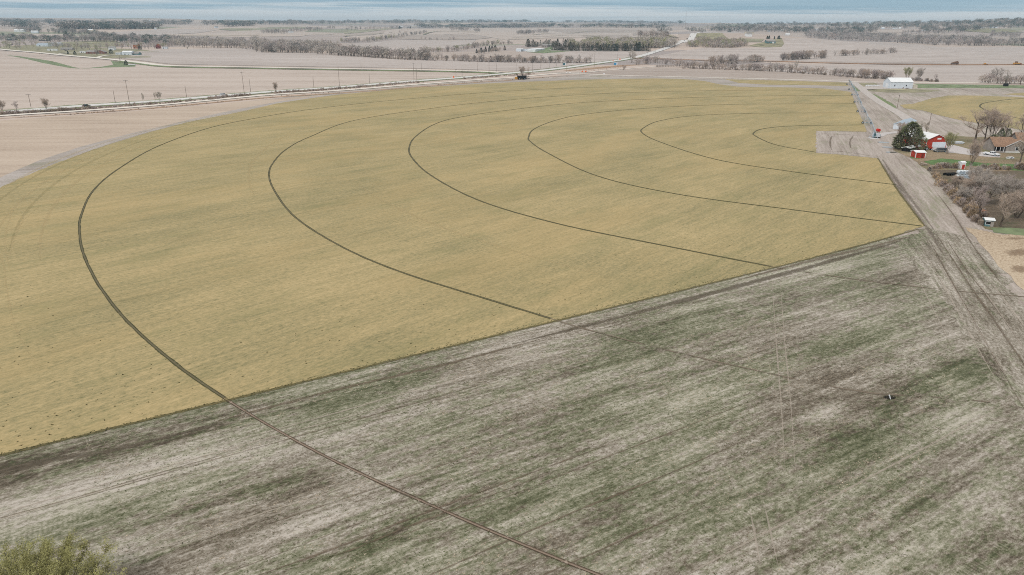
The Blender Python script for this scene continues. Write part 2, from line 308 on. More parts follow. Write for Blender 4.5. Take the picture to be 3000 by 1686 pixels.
# ------------------------------------------------------------------ building blocks
class MB:
    def __init__(s): s.v = []; s.f = []; s.uv = None
    def box(s, x0, x1, y0, y1, z0, z1):
        b = len(s.v); s.v += [(x, y, z) for z in (z0, z1) for y in (y0, y1) for x in (x0, x1)]
        s.f += [tuple(b + i for i in q) for q in ((0, 2, 3, 1), (4, 5, 7, 6), (0, 1, 5, 4), (2, 6, 7, 3), (0, 4, 6, 2), (1, 3, 7, 5))]; return s
    def tube(s, pts, rad, n=6, cap=True):
        pts = [Vector(p) for p in pts]; rad = rad if isinstance(rad, (list, tuple)) else [rad] * len(pts); rings = []
        for i, p in enumerate(pts):
            d = (pts[min(i + 1, len(pts) - 1)] - pts[max(i - 1, 0)]).normalized()
            a = d.orthogonal().normalized() if i == 0 else (a - d * a.dot(d)).normalized()
            b = d.cross(a); k = len(s.v); rings.append(k)
            for j in range(n):
                w = 2 * math.pi * j / n; q = p + (a * math.cos(w) + b * math.sin(w)) * rad[i]; s.v.append(tuple(q))
        for k0, k1 in zip(rings, rings[1:]):
            for j in range(n): s.f.append((k0 + j, k0 + (j + 1) % n, k1 + (j + 1) % n, k1 + j))
        if cap: s.f.append(tuple(range(rings[-1], rings[-1] + n))); s.f.append(tuple(reversed(range(rings[0], rings[0] + n))))
        return s
    def cyl(s, c, axis, r, h, n=14):
        c = Vector(c); a = Vector(axis).normalized() * (h / 2); return s.tube([c - a, c + a], r, n)
    def prism(s, prof, y0, y1, plane='xz'):
        """extrude an outline (x,z) along y"""
        b = len(s.v); n = len(prof)
        for y in (y0, y1): s.v += [(x, y, z) if plane == 'xz' else (y, x, z) for x, z in prof]
        s.f.append(tuple(range(b, b + n))); s.f.append(tuple(reversed(range(b + n, b + 2 * n))))
        for i in range(n): j = (i + 1) % n; s.f.append((b + i, b + n + i, b + n + j, b + j))
        return s
    def poly(s, pts): b = len(s.v); s.v += [tuple(p) for p in pts]; s.f.append(tuple(range(b, b + len(pts)))); return s
    def tri(s, a, b, c): k = len(s.v); s.v += [tuple(a), tuple(b), tuple(c)]; s.f.append((k, k + 1, k + 2))
    def mesh(s, name, mat, smooth=False):
        m = bpy.data.meshes.new(name); m.from_pydata(s.v, [], s.f)
        if s.uv:
            l = m.uv_layers.new(name='UVMap'); idx = np.empty(len(m.loops), np.int32); m.loops.foreach_get('vertex_index', idx)
            l.data.foreach_set('uv', np.asarray(s.uv, np.float32)[idx].ravel())
        if mat: m.materials.append(MATS[mat])
        if smooth: m.polygons.foreach_set('use_smooth', [True] * len(m.polygons))
        m.update(); return m
def fixn(m):
    b = bmesh.new(); b.from_mesh(m); bmesh.ops.recalc_face_normals(b, faces=b.faces); b.to_mesh(m); b.free(); return m
def ob(name, data, parent=None):
    o = bpy.data.objects.new(name, data); COL.objects.link(o)
    if parent: o.parent = parent
    return o
def tag(o, label=None, cat=None, group=None, kind=None):
    for k, v in (('label', label), ('category', cat), ('group', group), ('kind', kind)):
        if v: o[k] = v
    return o
def thing(name, label, cat, loc=(0, 0, 0), rz=0., group=None):
    o = ob(name, None); o.empty_display_size = .5; o.location = loc; o.rotation_euler.z = rz; return tag(o, label, cat, group)
def part(name, mb, mat, parent, smooth=False, fix=True):
    m = mb.mesh(name, mat, smooth)
    if fix: fixn(m)
    return ob(name, m, parent)
ORD = 'first second third fourth fifth sixth seventh eighth ninth tenth eleventh twelfth thirteenth fourteenth fifteenth sixteenth seventeenth eighteenth nineteenth'.split()
for _t, _e in (('twenty', 'twentieth'), ('thirty', 'thirtieth'), ('forty', 'fortieth')): ORD += [_e] + [f'{_t}-{o_}' for o_ in ORD[:9]]

def smooth_line(P, step):
    P = [Vector((p[0], p[1], 0)) for p in P]; Q = [2 * P[0] - P[1]] + P + [2 * P[-1] - P[-2]]; o = []
    for i in range(1, len(Q) - 2):
        a, b, c, d = Q[i - 1:i + 3]; n = max(1, int((c - b).length / step))
        for k in range(n):
            t = k / n; o.append(.5 * ((2 * b) + (c - a) * t + (2 * a - 5 * b + 4 * c - d) * t * t + (3 * b - a - 3 * c + d) * t ** 3))
    o.append(P[-1]); return o
def xy(pts): return [tuple(p[:2]) for p in ats(pts)]
LK = [0]; TAPER = ('mud_strip', 'row_streak', 'wheeling', 'sprayer_mark', 'dry_grass', 'dry_weeds', 'lane_verge')
def nextlift():
    LK[0] += 1; return LK[0] * .0004
def ribbon(name, line, w, mat, lift, parent=None, step=8., prof=None, jit=0., kind='structure', line_is_px=True, crown=0.):
    P = xy(line) if line_is_px else line
    if parent: lift += nextlift()
    L = smooth_line(P, step); prof = prof or [(-1, 0), (-.5, crown), (.5, crown), (1, 0)]
    m = MB(); m.uv = []; dist = 0; n = len(prof)
    for i, p in enumerate(L):
        d = (L[min(i + 1, len(L) - 1)] - L[max(i - 1, 0)]).normalized(); nn = Vector((-d.y, d.x, 0)); dist += (p - L[i - 1]).length if i else 0
        ww = w(i / (len(L) - 1)) if callable(w) else w
        if name in TAPER: ww *= max(.04, math.sin(math.pi * i / (len(L) - 1))) ** .45
        for u, h in prof:
            j = jit * mnoise.noise((dist * .35, u * 3, 5.1)) if abs(u) == 1 else 0
            q = p + nn * (u * (ww / 2 + j)); m.v.append((q.x, q.y, float(Z(q.x, q.y)) + lift + h + .0007 * max(0., q.length - 1000))); m.uv.append((u, dist))
        if i:
            for k in range(n - 1): b = (i - 1) * n + k; m.f.append((b, b + n, b + n + 1, b + 1))
    o = ob(name, m.mesh(name, mat), parent)
    if not parent: tag(o, kind=kind)
    return o
def sheet(name, pts, mat, lift, jit=.4, seg=5., drape=0., parent=None, px=True, freq=.12):
    P = xy(pts) if px else pts
    P = [Vector((a, b, 0)) for a, b in P]; o = []
    for i, a in enumerate(P):
        b = P[(i + 1) % len(P)]; n = max(1, min(400, int((b - a).length / seg))); d = (b - a).normalized() if (b - a).length else Vector((1, 0, 0)); nn = Vector((-d.y, d.x, 0))
        for k in range(n):
            q = a.lerp(b, k / n); j = jit * (mnoise.noise((q.x * freq, q.y * freq, 1.7)) + .6 * mnoise.noise((q.x * freq * 4, q.y * freq * 4, 8.)))
            o.append(q + nn * j)
    r_ = delaunay_2d_cdt([q.xy for q in o], [], [list(range(len(o)))], 1, 1e-4)
    bm = bmesh.new(); vs = [bm.verts.new((q.x, q.y, 0)) for q in r_[0]]
    for t3 in r_[2]:
        try: bm.faces.new([vs[i] for i in t3])
        except ValueError: pass
    if drape:
        for _ in range(7):
            e = [x for x in bm.edges if x.calc_length() > drape]
            if not e: break
            bmesh.ops.subdivide_edges(bm, edges=e, cuts=1); bmesh.ops.triangulate(bm, faces=[f for f in bm.faces if len(f.verts) > 3])
    bm.normal_update()
    dn = [f for f in bm.faces if f.normal.z < 0]
    if dn: bmesh.ops.reverse_faces(bm, faces=dn)
    c = np.array([v.co[:2] for v in bm.verts]); z = Z(c[:, 0], c[:, 1]) + lift
    for v, h in zip(bm.verts, z): v.co.z = h
    m = bpy.data.meshes.new(name); bm.to_mesh(m); bm.free(); m.materials.append(MATS[mat])
    x = ob(name, m, parent)
    if not parent: tag(x, kind='structure')
    return x
def blotch(name, px, py, rx, ry, ang, mat, lift, parent, n=28):
    c = at(px, py); m = MB(); m.uv = []; rings = 4; lift += nextlift()
    m.v.append((c.x, c.y, lift)); m.uv.append((0, 0))
    for r in range(1, rings + 1):
        for i in range(n):
            w = 2 * math.pi * i / n; k = r / rings * (1 + .25 * mnoise.noise((math.cos(w) * 1.5 + px, math.sin(w) * 1.5, 2)))
            a, b = rx * k * math.cos(w), ry * k * math.sin(w); m.v.append((c.x + a * math.cos(ang) - b * math.sin(ang), c.y + a * math.sin(ang) + b * math.cos(ang), lift)); m.uv.append((r / rings, 0))
    for i in range(n):
        j = (i + 1) % n; m.f.append((0, 1 + i, 1 + j))
        for r in range(rings - 1): b = 1 + r * n; m.f.append((b + i, b + n + i, b + n + j, b + j))
    return ob(name, m.mesh(name, mat), parent)

# ------------------------------------------------------------------ terrain
th = np.concatenate([np.linspace(-62, 62, 330), np.linspace(70, 290, 45)]); th = np.radians(th)
rr = np.concatenate([[0.5, 20, 45, 80, 130, 200, 300, 420, 560, 700, 820, 920], 980 * 1.022 ** np.arange(0, 106)])
TX = np.outer(rr, np.sin(th)); TY = np.outer(rr, np.cos(th)); TZ = Z(TX, TY)
nr, na = TX.shape
vv = np.stack([TX, TY, TZ], 2).reshape(-1, 3)
ii, jj = np.meshgrid(np.arange(nr - 1), np.arange(na), indexing='ij'); j2 = (jj + 1) % na
ff = np.stack([ii * na + jj, ii * na + j2, (ii + 1) * na + j2, (ii + 1) * na + jj], 2).reshape(-1, 4)
def npmesh(name, V, Fa, mat=None):
    m = bpy.data.meshes.new(name); k = Fa.shape[1]; m.vertices.add(len(V)); m.vertices.foreach_set('co', np.ascontiguousarray(V, np.float32).ravel())
    m.loops.add(Fa.size); m.loops.foreach_set('vertex_index', np.ascontiguousarray(Fa, np.int32).ravel())
    m.polygons.add(len(Fa)); m.polygons.foreach_set('loop_start', np.arange(0, Fa.size, k, dtype=np.int32)); m.update(calc_edges=True)
    if mat: m.materials.append(MATS[mat])
    return m
m = npmesh('terrain', vv, ff, 'farmland'); m.polygons.foreach_set('use_smooth', [True] * len(m.polygons)); m.validate()
tag(ob('terrain', m), kind='structure')

# ------------------------------------------------------------------ fields, near to far
fallow = sheet('fallow_ground', [(-900, 2600), (4200, 2600), (4200, 420), (3300, 300), (3000, 262), (2700, 246), (2500, 243), (2207, 232), (2000, 227), (1811, 222), (1711, 218), (1500, 231), (1207, 252), (1000, 268), (700, 300), (400, 335), (0, 400), (-900, 600)], 'fallow', .012, jit=.3, seg=12)
corn = sheet('corn_stubble', [(-700, 470), (-300, 384), (0, 354), (186, 341), (331, 331), (500, 318), (707, 299), (811, 290), (1000, 275), (1100, 266), (1000, 276.5), (811, 302), (707, 326), (552, 354), (387, 393), (238, 432), (110, 475), (0, 522), (-300, 660), (-700, 900)], 'corn_beige', .03, jit=.8)
rim = sheet('field_rim', [(-300, 660), (0, 521), (110, 473), (238, 430), (387, 391), (552, 352), (700, 320), (811, 299), (1000, 272.5), (1207, 254.5), (1414, 241), (1500, 236), (1707, 226), (1914, 226), (2150, 233), (2200, 240), (2480, 252), (2500, 270), (2000, 300), (1000, 330), (300, 450), (-300, 760)], 'rim', .045, jit=.5)
stub = sheet('stubble_field', [(-900, 1700), (-300, 1440), (0, 1330), (670, 1165), (1630, 935), (2259, 783), (2560, 704), (2700, 684), (2800, 720), (2900, 830), (3080, 1050), (3500, 1600), (3700, 2600), (-900, 2600)], 'stubble', .03, jit=1.6, freq=.05)
head = sheet('headland', [(2600, 702), (2720, 676), (2835, 690), (2900, 770), (3000, 900), (3300, 1200), (3500, 1700), (3240, 1500), (2930, 1130), (2790, 900), (2680, 760)], 'headland', .04, jit=3.2, freq=.16, seg=1.2)
turf = sheet('turf_field', [(-300, 1408), (0, 1336), (670, 1173), (1630, 941), (2259, 787), (2560, 709), (2707, 663), (2662, 602), (2621, 545.5), (2571, 465), (2480, 456), (2390, 449), (2391, 384), (2540, 387), (2523, 347.5), (2505, 302), (2493, 270), (2414, 260), (2311, 257), (2166, 255), (2108, 248), (2062, 238), (2000, 232), (1914, 230.5), (1707, 234), (1500, 242), (1414, 246), (1207, 258), (1000, 277), (914, 288), (811, 304), (707, 328), (552, 358), (414, 395), (276, 438), (138, 490), (0, 551), (-300, 690), (-700, 1000), (-700, 1500)], 'turf', .075, jit=.55, seg=1.6, freq=.35)
sheet('turf_strip', [(2124, 233), (2330, 238), (2483, 243), (2484, 253), (2400, 251), (2250, 249), (2165, 244)], 'turf', .068, jit=.5)
turf2 = sheet('turf_field', [(2637, 308), (2678, 304.6), (2728, 289), (2780, 280.5), (2873, 281), (3000, 286), (3300, 296), (3300, 410), (3000, 382), (2924, 371), (2823, 355), (2740, 336), (2707, 325), (2648, 318)], 'turf', .075, jit=.5)
tag(turf2, label='second yellow turf field beyond the farmstead trees')
sheet('turf_strip', [(2935, 277), (3000, 272), (3200, 276), (3200, 286), (3000, 281)], 'turf', .07, jit=.5)
sheet('corn_field', [(-900, 400), (-900, 150), (-300, 128), (0, 151), (104, 160), (207, 170), (307, 178), (352, 184), (414, 191), (500, 199.5), (707, 203), (1000, 208), (1249, 212), (1400, 217), (1440, 219.5), (1331, 228), (1207, 237), (1000, 253), (811, 267), (707, 274), (500, 291), (379, 301), (269, 307), (145, 317), (0, 330)], 'corn_far', .05, jit=.6, seg=15, drape=120)
sheet('pale_field', [(360, 172), (500, 189), (707, 193), (1000, 198), (1249, 202), (1414, 206), (1500, 210), (1583, 204), (1666, 194), (1728, 187), (1624, 185), (1435, 183), (1249, 178), (1145, 174), (1062, 168), (1000, 166), (925, 156), (776, 155), (740, 141), (600, 143), (470, 146), (400, 152)], 'pale_field', .3, jit=1.5, seg=20, drape=60)
sheet('pale_field', [(1015, 131), (1090, 126), (1162, 118), (1249, 119), (1331, 120), (1395, 117), (1380, 131), (1310, 141), (1240, 151), (1150, 159), (1060, 153)], 'pale_field', .45, jit=2, seg=25, drape=60)
sheet('brown_field', [(1690, 216), (1711, 215.5), (1811, 220), (2000, 225), (2207, 230), (2500, 239.5), (2500, 230), (2414, 220), (2311, 214), (2207, 209), (2104, 205), (2000, 202), (1930, 198), (1769, 209.5)], 'brown_field', .05, jit=.6, seg=15)
sheet('pale_field', [(1880, 170), (2000, 150), (2060, 141), (2150, 142), (2290, 140), (2300, 112), (2440, 119), (2560, 123), (2690, 131), (2760, 139), (3000, 139), (3300, 142), (3300, 190), (2800, 189), (2500, 186), (2300, 181), (2100, 178)], 'pale_field', .33, jit=1.5, seg=25, drape=70)
sheet('pale_field', [(1640, 187), (1760, 184), (1840, 172), (1890, 158), (1900, 152), (1720, 150), (1640, 152), (1590, 158), (1560, 170)], 'pale_field', .28, jit=1.5, seg=25, drape=60)
sheet('pale_field', [(2120, 196), (2250, 190), (2500, 189), (2800, 194), (3300, 196), (3300, 240), (3000, 242), (2760, 240), (2610, 232), (2500, 226), (2311, 212), (2180, 204)], 'pale_field', .05, jit=1, seg=25, drape=120)
sheet('corn_field', [(1480, 118), (1600, 112), (1750, 110), (1900, 114), (1990, 110), (1960, 88), (1860, 84), (1700, 84), (1560, 85), (1400, 88), (1330, 96), (1400, 104)], 'corn_far', .6, jit=3, seg=40, drape=70)
sheet('corn_field', [(560, 100), (700, 92), (880, 84), (860, 92), (980, 100), (880, 108), (700, 110), (520, 108), (480, 102)], 'corn_far', .6, jit=3, seg=40, drape=70)
sheet('corn_field', [(1010, 112), (1120, 96), (1300, 80), (1460, 80), (1500, 92), (1400, 98), (1260, 104), (1160, 110), (1060, 122)], 'corn_far', .6, jit=3, seg=40, drape=70)
sheet('corn_field', [(60, 100), (180, 101), (275, 108), (260, 112), (150, 108), (40, 104)], 'corn_far', .6, jit=2, seg=30, drape=60)
sheet('pasture', [(2820, 92), (2900, 84), (2960, 88), (3000, 96), (2900, 98)], 'grass_olive', 1.0, jit=3, seg=30, drape=50)
sheet('pasture', [(175, 124), (330, 118), (360, 128), (330, 140), (190, 138)], 'grass_olive', .35, jit=2, seg=15, drape=50)
sheet('pasture', [(0, 138), (100, 132), (250, 140), (400, 145), (470, 152), (440, 170), (300, 172), (200, 163), (104, 153), (0, 145)], 'grass_olive', .3, jit=1.5, seg=15, drape=50)
sheet('pasture', [(1540, 153), (1606, 140), (1612, 134), (1622, 146), (1690, 148), (1640, 154), (1590, 157)], 'grass_green', .35, jit=1.5, seg=15, drape=40)
sheet('pasture', [(2190, 136), (2230, 126), (2290, 112), (2296, 128), (2290, 138), (2240, 140)], 'grass_olive', .4, jit=1.5, seg=15, drape=40)
sheet('pasture', [(2030, 108), (2060, 97), (2120, 103), (2130, 112), (2060, 120)], 'grass_olive', .5, jit=1.5, seg=15, drape=40)
sheet('grass_waterway', [(18, 162), (60, 166), (110, 173), (157, 181), (200, 193), (236, 202), (205, 200), (160, 192), (120, 184), (75, 173)], 'grass_green', .08, jit=1.5, seg=6)
sheet('grass_waterway', [(325, 178), (345, 182), (398, 191), (396, 196), (330, 198), (236, 202), (300, 196), (332, 190)], 'grass_green', .08, jit=1.0, seg=6)
sheet('barn_meadow', [(2677, 246), (2800, 248), (2940, 250), (3200, 254), (3200, 266), (2960, 259), (2800, 258), (2690, 259)], 'grass_green', .05, jit=1.2, seg=6)
sheet('barn_meadow', [(2535, 263), (2600, 261), (2690, 262), (2760, 266), (2700, 272), (2600, 272), (2545, 268)], 'grass_olive', .05, jit=1.2, seg=6)
sheet('barn_meadow', [(2513, 244), (2560, 243.5), (2574, 247), (2560, 252), (2522, 254)], 'grass_olive', .05, jit=.5, seg=4)
sheet('barn_meadow', [(2497, 248), (2521, 268), (2506, 268), (2496, 256)], 'grass_green', .05, jit=.5, seg=4)
sheet('barn_yard', [(2522, 260), (2536, 254), (2600, 247), (2612, 261), (2536, 264)], 'lane_gravel', .05, jit=.5, seg=4)
for mt, pts in (('brown_field', [(1170, 105), (1260, 102), (1400, 104), (1440, 112), (1390, 117), (1249, 118), (1165, 115)]), ('pale_field', [(330, 96), (500, 86), (640, 88), (560, 99), (420, 110), (300, 105)]), ('brown_field', [(2660, 100), (2760, 97), (2830, 107), (2700, 112)]), ('corn_far', [(2500, 90), (2640, 88), (2700, 92), (2620, 97), (2500, 99)]),
 ('brown_field', [(1600, 88), (1700, 85), (1900, 88), (1890, 95), (1660, 98)]), ('pasture_far', [(640, 88), (760, 82), (900, 80), (880, 86), (700, 92)]), ('brown_field', [(2780, 112), (2900, 108), (3000, 112), (3000, 122), (2860, 120)]), ('brown_field', [(0, 82), (60, 76), (170, 76), (180, 82), (60, 88)]), ('pasture_far', [(1000, 92), (1090, 86), (1180, 84), (1100, 92), (1010, 100)]), ('brown_field', [(1700, 106), (1840, 102), (1930, 108), (1850, 112), (1720, 111)]), ('pasture_far', [(2100, 118), (2180, 114), (2240, 116), (2230, 124), (2120, 124)]), ('pale_field', [(2060, 92), (2150, 92), (2180, 98), (2080, 100)])):
    sheet('far_field', pts, mt, .75, jit=3, seg=40, drape=70)
for pts in ([(1500, 112), (1600, 108), (1720, 106), (1980, 112)], [(1560, 104), (1700, 96), (1800, 92)], [(1010, 108), (1060, 104), (1120, 99)], [(520, 106), (640, 107), (760, 106)], [(1240, 104), (1260, 97), (1300, 93), (1400, 96)], [(1490, 116), (1600, 115), (1700, 112)]):
    ribbon('field_boundary', pts, 9, 'grass_olive', 1.1, step=20)
# farmstead ground
sheet('farmyard', [(2616, 440), (2671, 466), (2715, 498), (2735, 513), (2762, 546), (2804, 588), (2859, 651), (2887, 672), (3000, 690), (3300, 730), (3300, 405), (3000, 404), (2900, 404), (2770, 398), (2690, 396), (2640, 410)], 'yard', .05, jit=.8, seg=3)
sheet('dirt_yard', [(2722, 497), (2804, 499), (3000, 503), (3300, 508), (3300, 690), (3000, 676), (2895, 664), (2862, 648), (2808, 586), (2768, 543), (2740, 513)], 'dirt_dark', .065, jit=.8, seg=3)
sheet('lawn', [(2706, 474), (2757, 465.5), (2786, 467), (2834, 473), (2883, 479), (2968, 482), (3100, 486), (3100, 502), (2970, 500), (2910, 494), (2860, 487), (2805, 487.5), (2728, 483)], 'lawn', .08, jit=.9, seg=2)
sheet('lawn', [(2668, 460), (2690, 458), (2704, 462), (2690, 466), (2672, 465)], 'lawn', .08, jit=.7, seg=2)
sheet('lawn', [(2900, 668), (2960, 668), (3100, 680), (3100, 700), (2980, 690), (2910, 682)], 'grass_green', .08, jit=.7, seg=2)
sheet('gravel_drive', [(2728, 436), (2760, 433), (2790, 425), (2815, 431), (2840, 438), (2883, 447), (2931, 453), (2928, 462), (2890, 460), (2855, 457), (2800, 450), (2776, 448), (2735, 444)], 'drive', .075, jit=.5, seg=2)
dry = sheet('dry_grass_strip', [(2828, 668), (2890, 678), (2940, 690), (3000, 684), (3300, 700), (3400, 1050), (3000, 852), (2946, 797), (2890, 741), (2853, 688)], 'dry_grass', .06, jit=.9, seg=3)
for a in ((2985, 740, 10, 5, .6), (2975, 700, 8, 3, .2), (2990, 790, 7, 4, .9)):
    blotch('leaf_litter', *a, 'litter', .075, dry)
sheet('pivot_plot', [(2391, 385), (2540, 389), (2545, 420), (2571, 464), (2480, 455), (2391, 448)], 'fallow', .05, jit=.5, seg=3)

# ------------------------------------------------------------------ roads
HW = [(-500, 378), (-200, 350), (0, 331), (145, 319.5), (269, 310), (379, 303.5), (500, 294.5), (707, 277), (811, 269), (1000, 256), (1207, 239), (1331, 230), (1435, 221), (1500, 215), (1583, 208), (1666, 198), (1749, 186.5), (1811, 178), (1869, 167.5), (1914, 154.5), (1956, 140.5), (2000, 120.5), (2031, 102), (2046, 97)]
hwy = ribbon('highway', HW, lambda q: 11.5 + 5 * q, 'concrete', .34, crown=.08)
ribbon('grass_verge', HW[:19], 34, 'verge', .22, parent=hwy, jit=2)
TRAIL = [(-400, 372), (0, 341), (186, 329.5), (331, 319.5), (500, 306), (707, 286.5), (811, 277.6), (1000, 266), (1207, 249.6), (1414, 234), (1500, 228.5), (1583, 220.6), (1645, 216), (1697, 216.5)]
trail = ribbon('gravel_lane', TRAIL, 6.8, 'gravel', .3, crown=.06)
ribbon('dry_grass', [(x, y + 7.5) for x, y in TRAIL[1:13]], 9, 'orange_grass', .16, parent=trail, jit=2.5)
ribbon('lane_verge', TRAIL, 13, 'verge', .14, parent=trail, jit=2)
GR = [(-300, 116), (0, 146), (104, 155), (207, 165), (307, 173.5), (352, 178), (414, 185), (500, 194), (707, 198), (1000, 203), (1249, 207), (1414, 211), (1470, 214)]
gr = ribbon('gravel_road', GR, 14, 'gravel', .5, crown=.06)
ribbon('grass_verge', [(x, y + 3.2) for x, y in GR[5:]], 22, 'verge', .4, parent=gr, jit=2)
ribbon('field_road', [(1640, 215), (1711, 217.5), (1811, 221.5), (2000, 226), (2207, 231), (2400, 236.5), (2500, 240.5), (2600, 242), (2707, 242.5), (2935, 243.5), (3200, 246)], 7, 'gravel', .12, crown=.04)
ribbon('trail', [(1562, 214.5), (1620, 213.5), (1707, 213.5), (1769, 208), (1850, 201.5), (1921, 196)], 4.5, 'gravel', .3)
ribbon('dry_weeds', [(1650, 209), (1750, 200), (1840, 192), (1900, 190)], 30, 'orange_grass', .06, parent=hwy, jit=4)
lane = ribbon('farm_lane', [(2502, 242), (2520, 256), (2541, 274.5), (2583, 303.5), (2635, 333), (2665, 355), (2700, 385), (2725, 402)], 6.5, 'lane_gravel', .1, crown=.05, step=4)
ribbon('lane_spur', [(2690, 372), (2655, 384), (2622, 389), (2590, 392), (2572, 400)], 4.5, 'drive', .09, parent=lane, step=3)
ribbon('lane_verge', [(2545, 272), (2590, 298), (2625, 318)], 10, 'verge', .06, parent=lane, jit=1.5)
ribbon('graded_cut', [(1850, 171), (1930, 174), (2000, 176), (2120, 179), (2238, 180), (2352, 183.5), (2500, 187.5), (2707, 190.5), (3000, 190.6), (3300, 192)], 17, 'graded_soil', .42, step=15)
ribbon('driveway', [(285, 171), (300, 166), (330, 163), (355, 162)], 6, 'gravel', .5, step=5)
ribbon('driveway', [(165, 161), (185, 158), (215, 156), (240, 157)], 4, 'gravel', .5, step=5)
ribbon('driveway', [(1625, 146), (1611, 148), (1630, 150), (1690, 150), (1800, 152)], 4, 'gravel', .5, step=6)

# ------------------------------------------------------------------ wheel tracks of the pivots
PV = (174.95, 334.6); RAD = [57.4, 111.2, 167.6, 222.3, 275.7, 328.8]
TRK = {0: [(2388, 447), (2271, 425), (2213, 399.5), (2209, 390), (2236, 378.5), (2329, 370), (2527, 367)],
 1: [(2626, 543), (2329, 505.5), (2096, 468), (1933, 417), (1881, 390), (1887, 375), (1933, 355), (2038, 340), (2220, 333), (2512, 332)],
 2: [(2700, 664), (2329, 617), (1980, 569.5), (1747, 516), (1607, 451), (1555, 417), (1549, 402), (1566, 378.5), (1630, 353), (1720, 335), (1900, 318), (2150, 307), (2504, 305)],
 3: [(3200, 886), (3000, 871), (2810, 855), (2670, 840), (2558, 827), (2434, 810), (2300, 790), (2259, 782.6), (1980, 728), (1630, 656), (1397, 586), (1258, 512), (1205, 460), (1199.5, 431), (1217, 402), (1269, 367), (1339, 346), (1480, 325), (1700, 302), (2000, 288), (2250, 282), (2496, 281)],
 4: [(2900, 1180), (2750, 1166), (2550, 1153), (2387, 1124), (2213, 1086.5), (1910, 1017), (1677, 955), (1613, 935), (1456, 887), (1164.5, 795), (990, 718.5), (862, 635), (803.5, 559), (788, 512), (801, 477.5), (838.5, 439), (908, 402), (1048, 352), (1300, 314), (1500, 293), (1750, 276), (2050, 267), (2300, 265), (2488, 265)],
 5: [(1900, 1740), (1747, 1684), (1444, 1560.5), (1164.5, 1438), (990, 1357), (815, 1263.5), (658, 1168), (512, 1066), (373, 943), (291, 838.5), (244.5, 745), (233, 675.5), (239, 629), (274, 559), (349, 495), (466, 428.5), (617, 375), (757, 346), (900, 323), (1100, 300), (1400, 274), (1700, 258), (2000, 256)]}
PROF = [(-1, .0), (-.7, .07), (-.4, -.01), (0, .02), (.4, -.01), (.7, .07), (1, .0)]
EDGE = xy([(0, 1336), (2560, 709)]); ex, ey = EDGE[1][0] - EDGE[0][0], EDGE[1][1] - EDGE[0][1]
for k, pts in TRK.items():
    P = xy(pts); L = smooth_line(P, 3.)
    inside = [(ex * (p.y - EDGE[0][1]) - ey * (p.x - EDGE[0][0])) > 0 for p in L]
    cut = [i for i in range(1, len(L)) if inside[i] != inside[i - 1]]
    a = [p for p, i in zip(L, inside) if i]; b = [p for j, p in enumerate(L) if not inside[j] or (j + 2 < len(L) and not inside[j + 2]) or (j > 1 and not inside[j - 2])]
    ribbon('wheel_track', a, .62 if k > 3 else .72, 'track_turf', .09, parent=turf, prof=PROF, step=3, jit=.2, line_is_px=False)
    if len(b) > 4: ribbon('wheel_track', b, .46 if k == 5 else .35, 'track_soil' if k == 5 else 'track_faint', .05, parent=stub, prof=PROF, step=3, jit=.25, line_is_px=False)
ribbon('wheel_track', [(3200, 283), (3000, 289), (2894, 301), (2871, 311), (2881, 320), (2898, 328), (2919, 334), (2993, 349), (3150, 372)], 1.2, 'track_turf', .09, parent=turf2, prof=PROF, step=3)
# pale sprayer arcs on the turf
for pts in ([(-60, 640), (5, 760), (20, 850), (45, 960), (110, 1080)], [(40, 610), (15, 700), (30, 800)], [(120, 600), (60, 660), (25, 760)], [(2590, 690), (2560, 600), (2520, 540)], [(2520, 700), (2590, 660), (2572, 590)]):
    ribbon('sprayer_mark', pts, .8, 'pale_arc', .085, parent=turf, step=4)
for rr_, a0, a1, mt in ((337, 172, 214, 'pale_arc'), (343, 166, 212, 'olive_arc'), (347, 160, 210, 'pale_arc'), (353, 160, 208, 'olive_arc'), (357, 156, 206, 'pale_arc'), (283, 168, 206, 'pale_arc'), (250, 205, 232, 'pale_arc'), (140, 228, 246, 'pale_arc')):
    ribbon('sprayer_mark', [(PV[0] + rr_ * math.cos(R(a0 + (a1 - a0) * i / 12)), PV[1] + rr_ * math.sin(R(a0 + (a1 - a0) * i / 12))) for i in range(13)], 2.4, mt, .085, parent=turf, step=4, line_is_px=False)
# dark fringe along the turf's cut edges
ribbon('turf_edge', [(-300, 1409), (0, 1337), (670, 1174), (1630, 942), (2259, 788), (2560, 710), (2690, 672)], 1.3, 'turf_edge', .085, parent=turf, step=3, jit=.8)
ribbon('turf_edge', [(2708, 663), (2662, 602), (2621, 545), (2572, 465)], 1.2, 'turf_edge', .085, parent=turf, step=3, jit=.6)
# wet wheelings and muddy strips in the stubble, parallel to the edge, and on the headland
def off(line, dy): return [(x, y + dy) for x, y in line]
E0 = [(-100, 1361), (0, 1337), (670, 1174), (1630, 942), (2259, 788), (2560, 710)]
ribbon('mud_strip', [(-60, 1400), (60, 1372), (150, 1348), (330, 1320), (620, 1250)], lambda s: 5.5 * (1 - .6 * s), 'wet_soil', .045, parent=stub, jit=1.5)
ribbon('mud_strip', [(640, 1235), (1000, 1140), (1300, 1070), (1620, 985)], 2.2, 'mud_lines', .045, parent=stub, jit=1)
ribbon('mud_strip', [(1500, 1010), (1800, 935), (2150, 843), (2420, 770), (2640, 706)], lambda s: 3 + 3 * s, 'wet_soil', .045, parent=stub, jit=1.2)
ribbon('mud_strip', [(2150, 826), (2350, 772), (2560, 722), (2680, 690)], 4, 'mud_lines', .047, parent=stub, jit=1.2)
for q in ([(2575, 470), (2625, 545), (2668, 605), (2716, 668), (2760, 740)], [(2585, 468), (2640, 548), (2690, 612), (2735, 672)]):
    ribbon('mud_strip', q, 4.2, 'corridor_mud', .06, parent=fallow, jit=1.2, step=4)
